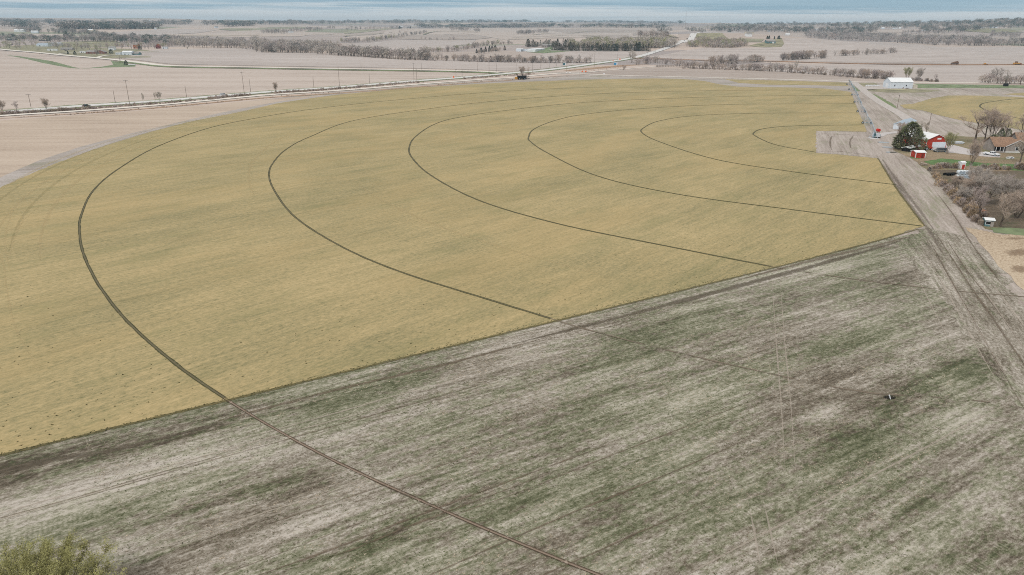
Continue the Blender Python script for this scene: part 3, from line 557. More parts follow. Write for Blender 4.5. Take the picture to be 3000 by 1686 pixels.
for q, w in (([(2745, 690), (2790, 760), (2850, 850), (2960, 1010), (3100, 1220)], 1.3), ([(2765, 690), (2830, 790), (2900, 880), (3020, 1050)], 1.0), ([(2720, 700), (2790, 830), (2880, 990), (3000, 1200)], 1.0), ([(2740, 560), (2800, 640), (2850, 720), (2940, 840)], 1.2)):
    ribbon('wheeling', q, w, 'mud_lines', .055, parent=head, jit=.5, step=4)
for q in ([(2460, 400), (2438, 400), (2432, 420), (2436, 440)], [(2500, 398), (2490, 415), (2492, 435)], [(2400, 392), (2440, 394), (2520, 398)], [(2392, 445), (2450, 444), (2520, 452), (2565, 462)]):
    ribbon('mud_strip', q, 2.2, 'mud_lines', .07, parent=fallow, jit=.6, step=3)
for q in ([(2262, 820), (2272, 980), (2288, 1180), (2300, 1380)], [(2285, 815), (2297, 980), (2316, 1180), (2330, 1380)], [(2190, 1470), (2210, 1560), (2228, 1660)], [(2235, 1465), (2257, 1560), (2280, 1660)]):
    ribbon('wheeling', q, .5, 'pale_straw', .05, parent=stub, jit=.15, step=3)
for q, w in (([(2800, 700), (2880, 800), (2980, 930), (3100, 1100)], .7), ([(2790, 720), (2860, 820), (2950, 950), (3080, 1140)], .6), ([(2700, 730), (2760, 830), (2830, 960), (2920, 1120)], .6), ([(2722, 725), (2786, 830), (2862, 960), (2955, 1120)], .6), ([(2660, 760), (2720, 880), (2790, 1020)], .5)):
    ribbon('wheeling', q, w, 'pale_straw', .058, parent=head, jit=.2, step=3)
def rowline(px, py, length, w, mat, n=6, ang=ROW):
    c = at(px, py); P = [(c.x + math.cos(ang) * length * (i / n - .5), c.y + math.sin(ang) * length * (i / n - .5) + .5 * mnoise.noise((px * .01 + i * .6, py * .01, 0))) for i in range(n + 1)]
    ribbon('row_streak', P, w, mat, .04, parent=stub, step=2, jit=.3, line_is_px=False)
random.seed(5)
for _ in range(16):
    px = random.uniform(0, 2700); e0 = 1336 - .2449 * px; py = random.uniform(e0 + 60, 1686)
    if px > 2350 and py < 1250: continue
    rowline(px, py, random.uniform(25, 70), random.uniform(.3, .7), random.choice(['mud_lines', 'pale_straw', 'mud_lines']))
blotch('wet_hole', 2606, 1166, 1.1, .65, .1, 'dark_hole', .06, stub)
for a in ((2587, 418, 2.6, 1.4, .3), (2599, 432, 2.2, 1.2, .3), (2612, 447, 2.6, 1.0, .2)):
    c = at(a[0], a[1]); m = MB(); P = []
    for i in range(22):
        w = 2 * math.pi * i / 22; k = 1 + .35 * mnoise.noise((math.cos(w) + a[0], math.sin(w), 0)); P.append((c.x + a[2] * k * math.cos(w), c.y + a[3] * k * math.sin(w) * 1.6, .075))
    tag(ob('puddle', m.poly(P).mesh('puddle', 'puddle')), kind='structure')

# ------------------------------------------------------------------ trees
plain('twig_grey', (182, 173, 165), .95, .14, .3); plain('twig_mauve', (178, 165, 160), .95, .14, .3); plain('twig_brown', (184, 168, 155), .95, .14, .3)
plain('twig_green', (160, 158, 120), .95, .16, .3); plain('twig_pale', (188, 178, 166), .95, .1, .3); plain('twig_dark', (134, 126, 120), .95, .14, .3)
plain('needles', (62, 74, 54), .95, .35, .6); plain('needles_near', (122, 126, 96), .95, .35, .5); plain('needles_brown', (92, 78, 58), .95, .25, .6); plain('needles_far', (66, 82, 68), .95, .25, .2)
plain('willow_leaf', (160, 157, 106), .9, .22, .8); plain('willow_twig', (104, 98, 60), .9, .2, 2)
plain('brush_brown', (146, 130, 114), .95, .2, .4); plain('brush_dry', (172, 150, 122), .95, .2, .4)
def rv(s=1.): return Vector((random.uniform(-s, s), random.uniform(-s, s), random.uniform(-s, s)))
def bare_proto(seed, H=10., spread=.62, twigs=10, tw=.017, stems=1, crown0=.28, lean=.0, sub=4):
    """a leafless tree 10 m tall: trunk with limbs, and a crown of branchlets and twigs"""
    random.seed(seed); T, C = MB(), MB()
    def twig(p, d, L, w):
        s = d.cross(rv()).normalized() * w; q = p + d * L; C.tri(p - s, p + s, q)
    def grow(p, d, L, r, lev):
        n = 3 if lev else 5; pts = [p]; rad = [r]; q = p.copy(); dd = d.copy()
        for i in range(n):
            dd = (dd + rv(.16 if lev else .07) + Vector((0, 0, .10 if lev else .03))).normalized(); q = q + dd * (L / n); pts.append(q); rad.append(r * (1 - .8 * (i + 1) / n))
        (T if lev < 2 else C).tube(pts, rad, (7, 5, 3, 3)[min(lev, 3)], cap=False)
        if lev >= 3:
            for k in range(twigs):
                t = random.uniform(.1, 1); i = min(int(t * n), n - 1); a = pts[i].lerp(pts[i + 1], t * n - i)
                d2 = (dd + rv(.9) + Vector((0, 0, .25))).normalized(); L2 = random.uniform(.4, 1.1) * H / 10; twig(a, d2, L2, tw)
                for _ in range(2): twig(a + d2 * L2 * random.uniform(.3, .8), (d2 + rv(.8)).normalized(), L2 * .6, tw * .8)
            return
        nb = (sub + 3, sub + 1, sub)[lev]
        for k in range(nb):
            t = crown0 + (1 - crown0) * (k + random.random()) / nb if lev == 0 else random.uniform(.3, 1.); i = min(int(t * n), n - 1); a = pts[i].lerp(pts[i + 1], min(1, t * n - i))
            w = 2.4 * k + random.uniform(-.5, .5); side = Vector((math.cos(w), math.sin(w), 0))
            d2 = (dd * (1 - spread * .5) + side * spread * (1.25 if lev == 0 else .9) + rv(.25) + Vector((0, 0, .22))).normalized()
            grow(a, d2, L * random.uniform(.42, .62) * (1 if lev else (1.1 - .45 * t)), r * (.5 if lev else .55 * (1.15 - .5 * t)), lev + 1)
    for s in range(stems):
        w = 2 * math.pi * s / stems + random.random(); sd_ = Vector((math.cos(w), math.sin(w), 0)) * (.32 if stems > 1 else lean)
        grow(Vector((0, 0, -.15)) + sd_ * .6, (Vector((0, 0, 1)) + sd_).normalized(), H * (.72 if stems == 1 else .66), .26 * H / 10 / (stems ** .5), 0)
    top = max(v[2] for v in C.v); k = H / top
    for m in (T, C): m.v = [(x * k, y * k, z * k) for x, y, z in m.v]
    return T, C
def far_proto(seed, tw=.13, n=300, wid=.36, low=.12, limbs=7):
    random.seed(seed); T, C = MB(), MB()
    T.tube([(0, 0, -.2), (rv(.2).x, rv(.2).y, 3.5), (rv(.4).x, rv(.4).y, 7.5)], [.22, .16, .05], 5, cap=False)
    for k in range(limbs):
        w = 2.4 * k; h = random.uniform(1.8, 4.5); e = Vector((math.cos(w) * wid * 7, math.sin(w) * wid * 7, random.uniform(6, 8.6))); a = Vector((0, 0, h)); m_ = a.lerp(e, .5) + rv(.4)
        T.tube([a, m_, e], [.11, .07, .03], 3, cap=False)
    for k in range(n):
        while True:
            q = Vector((random.uniform(-1, 1), random.uniform(-1, 1), random.uniform(-1, 1)))
            if q.length < 1: break
        lump = .75 + .35 * mnoise.noise((q.x * 1.7 + seed, q.y * 1.7, q.z * 1.7)); q = q * lump * 1.05
        zz = 10 * (low + (1 - low) * (q.z * .5 + .5)); wz = wid * 10 * (1.05 - .25 * q.z)
        p = Vector((q.x * wz, q.y * wz, zz)); d = (Vector((q.x, q.y, 0)) * .6 + Vector((0, 0, 1)) + rv(.7)).normalized(); L = random.uniform(.6, 1.5); s = d.cross(rv()).normalized() * tw
        C.tri(p - s, p + s, p + d * L)
    return T, C
def cedar_proto(seed, n=1500, wid=.36, shape=.8):
    random.seed(seed); T, C = MB(), MB(); T.tube([(0, 0, -.2), (0, 0, 5), (0, 0, 9)], [.25, .16, .04], 6, cap=False)
    for k in range(n):
        h = random.random() ** 1.15; w = random.uniform(0, 6.283); lump = 1 + .35 * mnoise.noise((math.cos(w) * 1.6 + seed, math.sin(w) * 1.6, h * 6))
        r = wid * 10 * (1 - h) ** shape * lump * random.uniform(.5, 1.) ** .5 * min(1, .55 + h * 4); p = Vector((math.cos(w) * r, math.sin(w) * r, .35 + h * 9.4))
        d = (Vector((math.cos(w), math.sin(w), .35)) + rv(.5)).normalized(); s = d.cross(Vector((0, 0, 1)) + rv(.6)).normalized() * random.uniform(.12, .26); L = random.uniform(.35, .8)
        C.tri(p - s, p + s, p + d * L); C.tri(p - s * .6 + Vector((0, 0, .15)), p + s * .6, p + d * L * .8 + Vector((0, 0, .25)))
    return T, C
def bush_proto(seed, n=240, wid=.7, tw=.05):
    random.seed(seed); T, C = MB(), MB()
    for k in range(9):
        w = random.uniform(0, 6.28); T.tube([(0, 0, -.1), (math.cos(w) * wid * 2.5, math.sin(w) * wid * 2.5, random.uniform(3, 6))], [.16, .05], 3, cap=False)
    for k in range(n):
        w = random.uniform(0, 6.283); r = random.random() ** .6 * wid * 10 * .5; h = random.random() * (1 - (r / (wid * 6)) ** 2) * 9; p = Vector((math.cos(w) * r, math.sin(w) * r, h))
        d = (Vector((math.cos(w) * .5, math.sin(w) * .5, 1)) + rv(.5)).normalized(); s = d.cross(rv()).normalized() * tw * 4; C.tri(p - s, p + s, p + d * random.uniform(1.2, 2.4))
    return T, C
def protomesh(pr, name, tm, cm): return pr[0].mesh('trunk', tm), pr[1].mesh('crown', cm)
PROTO = {}
near_raw = [bare_proto(s, **k) for s, k in ((1, {}), (2, dict(spread=.8, crown0=.2)), (3, dict(spread=.5, crown0=.32)), (4, dict(stems=3, spread=.55)), (5, dict(stems=4, spread=.7, crown0=.15)))]
mid_raw = [bare_proto(s, twigs=5, tw=.034, sub=3, **k) for s, k in ((21, dict(crown0=.14)), (22, dict(spread=.8, crown0=.1)), (23, dict(stems=3, crown0=.1)), (24, dict(spread=.5, crown0=.16)), (25, dict(stems=4, spread=.7, crown0=.08)))]
mass_raw = [far_proto(s, .26, 105, w, l, 0) for s, w, l in ((71, .36, .08), (72, .46, .03), (73, .32, .12), (74, .5, .02))]
far_raw = [far_proto(s, wid=w, low=l) for s, w, l in ((31, .34, .1), (32, .42, .04), (33, .3, .16), (34, .5, .03), (35, .38, .08))]
ced_raw = [cedar_proto(41), cedar_proto(42, wid=.28, shape=1.), cedar_proto(43, wid=.45, shape=.6)]
bush_raw = [bush_proto(51), bush_proto(52, wid=.9), bush_proto(53, wid=.55)]
TW = ['twig_grey', 'twig_mauve', 'twig_brown', 'twig_green', 'twig_pale', 'twig_dark']
def pm(kind, i, tint):
    key = (kind, i, tint)
    if key not in PROTO:
        raw = {'near': near_raw, 'mid': mid_raw, 'far': far_raw, 'cedar': ced_raw, 'bush': bush_raw}[kind]; i = i % len(raw)
        PROTO[key] = (raw[i][0].mesh('trunk', 'bark_pale' if tint in ('twig_pale', 'twig_green') else 'bark'), raw[i][1].mesh('crown', tint))
    return PROTO[key]
NTREE = [0]
def tree(name, label, cat, p, h, kind='mid', i=0, tint='twig_grey', w=1., group=None):
    tm, cm = pm(kind, i, tint); o = thing(name, label, cat, p, random.uniform(0, 6.28), group); k = h / 10.; o.scale = (k * w, k * w, k)
    ob('trunk', tm, o); ob('crown', cm, o); NTREE[0] += 1; return o
def along(line, n, jx=6., jy=1.5, even=False):
    """n photo pixels spread along a pixel polyline"""
    L = np.array(line, float); seg = np.hypot(*np.diff(L, axis=0).T); cum = np.concatenate([[0], np.cumsum(seg)]); o = []
    for k in range(n):
        t = (k + (.5 if even else random.gauss(.5, 1.3))) / n * cum[-1]; t = min(max(t, 0), cum[-1] * .9999); i = min(np.searchsorted(cum, t, 'right') - 1, len(seg) - 1); q = L[i] + (L[i + 1] - L[i]) * ((t - cum[i]) / seg[i])
        o.append((q[0] + random.uniform(-jx, jx), q[1] + random.uniform(-jy, jy)))
    return o
def tree_row(line, n, h, where, kind='far', tints=TW, jx=5, jy=1.2, wr=(.8, 1.25), name='bare_tree', adj='bare leafless tree', cat='tree'):
    pts = sorted(along(line, n, jx, jy)); P = ats(pts)
    for k, p in enumerate(P):
        lab = f'{adj} {ORD[k]} from left {where}'
        tree(name, lab, cat, p, random.uniform(*h), kind, random.randrange(5), random.choice(tints), random.uniform(*wr), group=f'trees {where}')

# woods too thick or too far to count: one mass each, built of many small trees
def wood(name, label, lines, h, tints, raws=None, wr=(.9, 1.35), gate=.5):
    raws = raws or mass_raw; Vs, Fs, Ms = [], [], []; base = 0; mats = tints + ['bark']
    cache = {}
    for line, n, jx, jy in lines:
        PX = [q for q in along(line, n, jx, jy) if gate <= 0 or mnoise.noise((q[0] * .035, q[1] * .12, 4.)) + .6 * mnoise.noise((q[0] * .011, 7., 1.)) > -gate * random.random() - .28]
        P = ats(PX)
        for p, q_ in zip(P, PX):
            hv = 1 + .45 * mnoise.noise((q_[0] * .05, q_[1] * .1, 9.))
            i = random.randrange(len(raws)); 
            if i not in cache: cache[i] = [(np.array(m.v), np.array([f + f[-1:] * (4 - len(f)) if len(f) < 4 else f for f in m.f])) for m in raws[i]]
            a = random.uniform(0, 6.28); k = random.uniform(*h) / 8.4 * hv; kw = k * random.uniform(*wr); ca, sa = math.cos(a) * kw, math.sin(a) * kw; ti = random.randrange(len(tints))
            for j, (v, f) in enumerate(cache[i]):
                q = np.stack([v[:, 0] * ca - v[:, 1] * sa + p[0], v[:, 0] * sa + v[:, 1] * ca + p[1], v[:, 2] * k + p[2]], 1)
                tri = f[:, :3]
                if j == 0: tri = np.concatenate([f[:, [0, 1, 2]], f[:, [0, 2, 3]]])
                Vs.append(q); Fs.append(tri + base); Ms.append(np.full(len(tri), ti if j else len(tints))); base += len(q)
    me = npmesh(name, np.concatenate(Vs), np.concatenate(Fs))
    for t_ in mats: me.materials.append(MATS[t_])
    me.polygons.foreach_set('material_index', np.concatenate(Ms).astype(np.int32)); me.update()
    return tag(ob(name, me), label, 'woodland', kind='stuff')

random.seed(101)
wood('creek_wood', 'dense grey leafless wood along the creek behind the pale field', [([(500, 133), (600, 137), (700, 139), (745, 143)], 159, 6, 4), ([(745, 148), (800, 150), (900, 151), (1000, 160)], 275, 6, 6), ([(500, 128), (640, 130), (760, 135), (900, 140), (1000, 150)], 246, 8, 4), ([(1000, 163), (1062, 165), (1145, 171), (1249, 175)], 159, 4, 2)], (10, 17), ['twig_grey', 'twig_mauve', 'twig_dark', 'twig_pale'])
wood('river_wood', 'long dense grey wood across the pale fields below the town', [([(2356, 106), (2435, 115), (2500, 118), (2600, 122), (2686, 126), (2749, 132), (2873, 133), (3060, 133)], 478, 6, 3), ([(2380, 102), (2500, 111), (2686, 117), (2800, 122), (2900, 124)], 348, 8, 3)], (12, 20), ['twig_grey', 'twig_dark', 'twig_mauve'])
wood('hill_scrub', 'grey scrubby wood below the hilltop road', [([(2012, 134), (2060, 136), (2120, 139), (2186, 134)], 217, 5, 4), ([(2040, 122), (2100, 128), (2180, 128)], 188, 6, 4)], (6, 10), ['twig_grey', 'twig_mauve', 'twig_brown', 'twig_green'])
wood('left_wood', 'grey wooded belt behind the houses on the left', [([(0, 117), (120, 118), (250, 120), (330, 121), (430, 128), (500, 132)], 348, 6, 5), ([(270, 112), (380, 116), (500, 122)], 232, 8, 4), ([(60, 92), (130, 96), (215, 99), (300, 104)], 188, 8, 2)], (9, 15), ['twig_grey', 'twig_dark', 'twig_mauve', 'needles_far'])
wood('distant_wood', 'hazy blue line of distant woods along the horizon', [([(0, 66), (150, 70), (330, 74), (470, 72), (640, 70), (800, 70), (1000, 69)], 478, 12, 3), ([(180, 84), (260, 84), (360, 84), (460, 82)], 290, 8, 3), ([(0, 76), (60, 80), (120, 82)], 43, 8, 2), ([(1230, 80), (1330, 82), (1500, 80), (1620, 78)], 319, 8, 2.5), ([(1640, 80), (1760, 80), (1960, 82)], 101, 8, 2), ([(1000, 68), (1150, 67), (1300, 66), (1440, 66), (1560, 64), (1700, 67), (1860, 68), (2000, 70)], 435, 12, 2), ([(660, 78), (745, 75)], 43, 4, 1)], (14, 22), ['needles_far', 'twig_dark', 'twig_grey'], wr=(1.8, 3.6))
wood('town_wood', 'grey blue trees through the distant town on the right', [([(2080, 90), (2200, 88), (2350, 92), (2450, 96), (2560, 92)], 377, 12, 5), ([(2100, 78), (2250, 76), (2450, 78), (2600, 80), (2720, 82)], 348, 14, 4), ([(2250, 71), (2450, 71), (2650, 72), (2800, 70), (3000, 62), (3100, 60)], 377, 14, 3), ([(2700, 90), (2820, 88), (2900, 78), (3000, 76), (3080, 76)], 348, 12, 7), ([(2560, 70), (2700, 73), (2800, 74), (2900, 70), (3050, 70)], 290, 12, 4)], (11, 18), ['twig_dark', 'twig_grey', 'needles_far', 'twig_dark'], wr=(1.3, 2.2))
wood('hamlet_trees', 'loose grey green trees standing through the hamlet gardens', [([(0, 134), (90, 133), (180, 140), (260, 142), (330, 139)], 60, 8, 4), ([(330, 136), (420, 138), (500, 139)], 50, 6, 3), ([(0, 140), (60, 146)], 8, 8, 2)], (7, 11), ['twig_grey', 'twig_green', 'twig_mauve', 'twig_pale'], wr=(.9, 1.4))
wood('green_hill_wood', 'low dark wooded hill on the centre skyline', [([(1420, 66), (1500, 62.5), (1560, 64), (1640, 66)], 120, 10, 1.5)], (8, 13), ['needles_far', 'needles'], wr=(1.5, 3))
wood('row_undergrowth', 'soft grey brown undergrowth filling the creek rows between the single trees', [([(2000, 199), (2104, 202), (2207, 206), (2311, 211), (2414, 218), (2500, 225), (2608, 231)], 170, 7, 1.2), ([(2083, 190), (2166, 186), (2238, 181)], 70, 5, 1.5), ([(2290, 177), (2421, 170)], 60, 4, 1.5), ([(2450, 165), (2560, 159), (2633, 155)], 50, 5, 1), ([(1249, 176), (1435, 182), (1624, 184), (1728, 185)], 150, 6, 1.2), ([(1000, 126), (1083, 122), (1162, 112), (1247, 99)], 110, 5, 1.5), ([(1238, 153), (1331, 151), (1383, 141), (1435, 133), (1500, 130)], 110, 6, 1.5), ([(1100, 100), (1200, 97)], 12, 10, 2), ([(1860, 190), (1920, 184), (2000, 192)], 50, 5, 3), ([(1330, 118), (1300, 119), (1240, 117)], 26, 6, 1), ([(2870, 243), (3000, 247)], 40, 8, 2)], (4, 8.5), ['twig_mauve', 'twig_grey', 'twig_brown'], wr=(1., 1.7))
wood('farm_clump_wood', 'small grey clumps of trees dotted on the far middle hills', [([(1000, 90), (1060, 88), (1110, 86), (1180, 86)], 31, 4, 1.5), ([(1318, 90), (1345, 90), (1375, 92)], 34, 3, 1.5), ([(1390, 92), (1404, 93)], 20, 2, 1.5), ([(1515, 100), (1540, 100), (1566, 98)], 49, 3, 2), ([(1574, 97), (1606, 96)], 26, 3, 1.5), ([(765, 97), (800, 99), (840, 98)], 43, 4, 2), ([(845, 95), (930, 90), (985, 86)], 58, 4, 2), ([(1855, 108), (1880, 108), (1960, 112)], 49, 4, 2), ([(2900, 104), (2950, 106), (2985, 108)], 49, 4, 2), ([(2640, 98), (2700, 100), (2800, 102)], 29, 8, 1)], (10, 16), ['twig_grey', 'twig_dark', 'twig_mauve'])
wood('homestead_evergreens', 'dark evergreen windbreak around the white flat farm building', [([(1618, 148), (1660, 149), (1740, 150), (1820, 150), (1900, 150)], 123, 4, 1), ([(1620, 139), (1640, 136), (1668, 140)], 23, 3, 2), ([(1541, 138), (1570, 137), (1600, 133), (1614, 132)], 31, 3, 2)], (8, 13), ['needles', 'needles', 'needles_brown'], raws=[cedar_proto(61, 260), cedar_proto(62, 260, .3, 1.)])
wood('hilltop_evergreens', 'dark evergreens on the hilltop beside the road crest', [([(1930, 91), (1965, 91)], 23, 4, 2), ([(2002, 84), (2034, 92), (2065, 94)], 29, 4, 2), ([(2130, 94), (2138, 95)], 7, 2, 1)], (9, 14), ['needles', 'needles_far'], raws=[cedar_proto(63, 220), cedar_proto(64, 220, .3, 1.)])
wood('windbreak_back', 'pale leafless trees standing behind the dark evergreen windbreak', [([(1666, 138), (1760, 140), (1850, 141), (1977, 138)], 217, 4, 3), ([(1700, 132), (1850, 133), (1950, 130)], 130, 5, 3)], (10, 16), ['twig_pale', 'twig_grey', 'twig_green'])

random.seed(202)
tree_row([(1249, 176), (1331, 179), (1435, 182), (1500, 184), (1624, 184.5)], 48, (8, 13), 'in the creekside row beyond the gravel road', 'mid', ['twig_grey', 'twig_brown', 'twig_mauve', 'twig_dark'])
tree_row([(1640, 184.5), (1690, 184), (1728, 185)], 7, (10, 14), 'in the thin end of the creekside row', 'mid', ['twig_brown', 'twig_grey'], jx=2)
tree_row([(1000, 127), (1083, 123), (1162, 113)], 24, (12, 17), 'in the hedge row climbing the middle hill', 'far', ['twig_grey', 'twig_mauve', 'twig_green', 'twig_dark'])
tree_row([(1172, 108), (1210, 104), (1247, 99)], 14, (12, 17), 'in the short clump above the hedge row', 'far', ['twig_grey', 'twig_dark'])
tree_row([(1238, 154), (1331, 152), (1383, 142), (1435, 134), (1500, 131)], 36, (9, 14), 'in the slanting row behind the creek', 'mid', ['twig_grey', 'twig_green', 'twig_mauve', 'twig_dark'])
tree_row([(1390, 160), (1430, 157), (1479, 150)], 16, (7, 10), 'in the mixed clump left of the flat farm building', 'far', ['twig_brown', 'twig_dark'])
tree_row([(1398, 156), (1450, 150), (1476, 148)], 8, (8, 11), 'in the evergreen clump by the flat farm building', 'cedar', ['needles', 'needles_brown'], name='cedar_tree', adj='dark evergreen tree', jx=3)
tree_row([(2000, 199.5), (2104, 202.5), (2207, 206.5), (2311, 212)], 24, (8, 13), 'in the creek row beyond the field road', 'mid', ['twig_brown', 'twig_mauve', 'twig_grey'])
tree_row([(2350, 214.5), (2414, 218.6), (2500, 226)], 12, (6, 10), 'in the thin creek row above the turf strip', 'mid', ['twig_brown', 'twig_mauve', 'twig_grey'], jx=2)
tree_row([(2520, 230), (2608, 232)], 7, (7, 11), 'in the shrubby row left of the white barn', 'mid', ['twig_mauve', 'twig_brown'], jx=3)
tree_row([(2083, 191), (2166, 187.5)], 16, (11, 16), 'in the tall clump behind the creek row', 'mid', ['twig_brown', 'twig_mauve', 'twig_grey'])
tree_row([(2186, 183), (2238, 182)], 8, (9, 13), 'in the small clump past the tall creek clump', 'mid', ['twig_brown', 'twig_mauve'], jx=3)
tree_row([(2290, 178), (2350, 175), (2421, 171)], 22, (11, 16), 'in the dense brown row in the pale field', 'mid', ['twig_brown', 'twig_dark', 'twig_mauve'])
tree_row([(2450, 166), (2500, 163), (2560, 160), (2633, 156)], 14, (8, 13), 'in the row trailing right across the pale field', 'mid', ['twig_brown', 'twig_grey', 'twig_mauve'])
tree_row([(1870, 192), (1908, 184), (1983, 192), (2000, 196)], 14, (7, 12), 'along the trail by the trestle bridge', 'mid', ['twig_brown', 'twig_mauve'])
tree_row([(2879, 243), (2925, 240), (2945, 248), (2970, 241), (2997, 250), (3040, 248)], 9, (11, 16), 'along the right edge of the far meadow', 'mid', ['twig_grey', 'twig_dark', 'twig_mauve'], jx=4)
tree_row([(0, 142), (60, 140), (140, 139), (200, 141), (260, 146), (300, 150), (330, 148)], 16, (8, 13), 'among the houses on the left', 'mid', ['twig_grey', 'twig_green', 'twig_mauve'])
tree_row([(340, 140), (400, 146), (440, 144), (480, 142)], 12, (8, 12), 'around the red barns on the left', 'mid', ['twig_mauve', 'twig_green', 'twig_brown'], jx=4)
tree_row([(1160, 85), (1230, 82)], 6, (9, 12), 'by the white farm on the far hill', 'cedar', ['needles_far'], name='evergreen_tree', adj='small dark evergreen', jx=3)
tree_row([(2245, 114), (2288, 115)], 9, (5, 7), 'in the hedge behind the far blue house', 'cedar', ['needles'], name='evergreen_tree', adj='low dark evergreen', jx=1, jy=.6)
TREES = [  # px, py, height px, prototype kind, index, tint, width, label
 (6, 327, 34, 'near', 3, 'twig_brown', 1.1, 'leftmost bare bush tree at the photo edge beside the gravel lane'),
 (49, 327, 34, 'near', 1, 'twig_mauve', .9, 'small bare tree between the lane and the leftmost pole'),
 (136, 321, 36, 'near', 4, 'twig_brown', .8, 'bare multi-stemmed tree beside the highway left of the black car'),
 (420, 303, 32, 'near', 2, 'twig_pale', .7, 'pale thin sapling just right of the tall left pole'),
 (455, 298, 30, 'near', 0, 'twig_pale', .6, 'first of two pale saplings beside the highway on the left'),
 (468, 297, 30, 'near', 3, 'twig_pale', .8, 'second of two pale saplings beside the highway on the left'),
 (809, 271, 33, 'near', 4, 'twig_brown', .62, 'lone round bare tree standing in the verge by the highway'),
 (1531, 222, 30, 'near', 4, 'twig_brown', 1.0, 'spreading bare tree rising behind the dark wagon'),
 (1548, 222, 30, 'mid', 3, 'twig_brown', .6, 'slim bare tree right beside the dark wagon tree'),
 (1850, 184, 38, 'mid', 2, 'twig_pale', 1.0, 'big pale bare tree right of the blue portable toilet'),
 (1827, 206, 16, 'mid', 4, 'twig_brown', 1.1, 'small brown bush tree beside the trail'),
 (2331, 215, 44, 'near', 0, 'twig_pale', .62, 'lone tall pale tree standing out of the creek row'),
 (2655, 236, 42, 'near', 3, 'twig_green', .9, 'tall greenish budding tree behind the white barn'),
 (2690, 237, 42, 'near', 4, 'twig_grey', .7, 'grey bare tree just right of the white barn roof'),
 (2740, 239, 24, 'near', 1, 'twig_mauve', .7, 'small bare tree alone right of the white barn'),
 (2672, 437, 92, 'near', 0, 'twig_pale', .85, 'pale bare tree in front of the big cedar by the red shed'),
 (2640, 412, 60, 'near', 4, 'twig_brown', .8, 'bare brown tree behind the left of the big cedar'),
 (2712, 402, 48, 'near', 2, 'twig_pale', .9, 'pale bare tree right behind the big cedar'),
 (2774, 452, 70, 'near', 3, 'twig_green', .75, 'greenish budding tree beside the silver van'),
 (2843, 488, 90, 'near', 4, 'twig_brown', .62, 'brown multi-stemmed tree on the lawn behind the white outhouse'),
 (2856, 420, 112, 'near', 1, 'twig_brown', 1.15, 'leftmost large bare tree behind the gravel drive'),
 (2884, 418, 116, 'near', 0, 'twig_brown', .95, 'tallest bare tree behind the gravel drive'),
 (2902, 420, 104, 'near', 3, 'twig_brown', .9, 'bare tree nearest the brown roofed house on its left'),
 (2945, 406, 74, 'near', 1, 'twig_brown', .9, 'bare tree rising behind the brown roofed house'),
 (2990, 402, 84, 'near', 0, 'twig_brown', .8, 'bare tree behind the house at the right edge'),
 (2986, 482, 104, 'near', 1, 'twig_brown', .9, 'forked bare tree in front of the brown roofed house'),
 (2866, 650, 118, 'near', 2, 'twig_mauve', 1.15, 'pale trunked tree leaning over the small white coop'),
 (2840, 590, 86, 'near', 4, 'twig_brown', 1.1, 'dense brown thicket tree below the wrapped white bales'),
 (2885, 600, 100, 'near', 3, 'twig_grey', 1.25, 'grey thicket tree in the middle of the dark yard'),
 (2925, 590, 90, 'near', 1, 'twig_mauve', 1.0, 'mauve bare tree right of the thicket in the dark yard'),
 (2930, 665, 112, 'near', 0, 'twig_brown', 1.1, 'broken dead tree with a thick trunk right of the coop'),
 (2978, 640, 96, 'near', 4, 'twig_brown', 1.2, 'brown thicket tree at the right edge below the dark yard'),
 (2800, 560, 50, 'near', 3, 'twig_brown', 1.2, 'low brown thicket bush along the yard fence'),
 (2820, 596, 56, 'near', 4, 'twig_grey', 1.2, 'grey thicket bush along the lower yard fence'),
 (2855, 560, 80, 'near', 3, 'twig_grey', 1.2, 'tall grey thicket tree right below the wrapped bales'),
 (2960, 600, 84, 'near', 3, 'twig_grey', 1.2, 'grey multi-stemmed tree near the right frame edge above the dead tree'),
 (352, 184, 22, 'mid', 3, 'twig_grey', 1.1, 'bare tree over the small dark cedar by the gravel road'),
 (226, 152, 20, 'mid', 0, 'twig_brown', 1.0, 'bare tree beside the white trailer among the left houses'),
 (284, 163, 20, 'mid', 4, 'twig_grey', 1.0, 'bare tree in front of the brick house on the left')]
random.seed(303)
for x, y, hp, kd, i, ti, w, lab in TREES: tree('bare_tree', lab, 'tree', at(x, y), hm(x, y, hp), kd, i, ti, w)
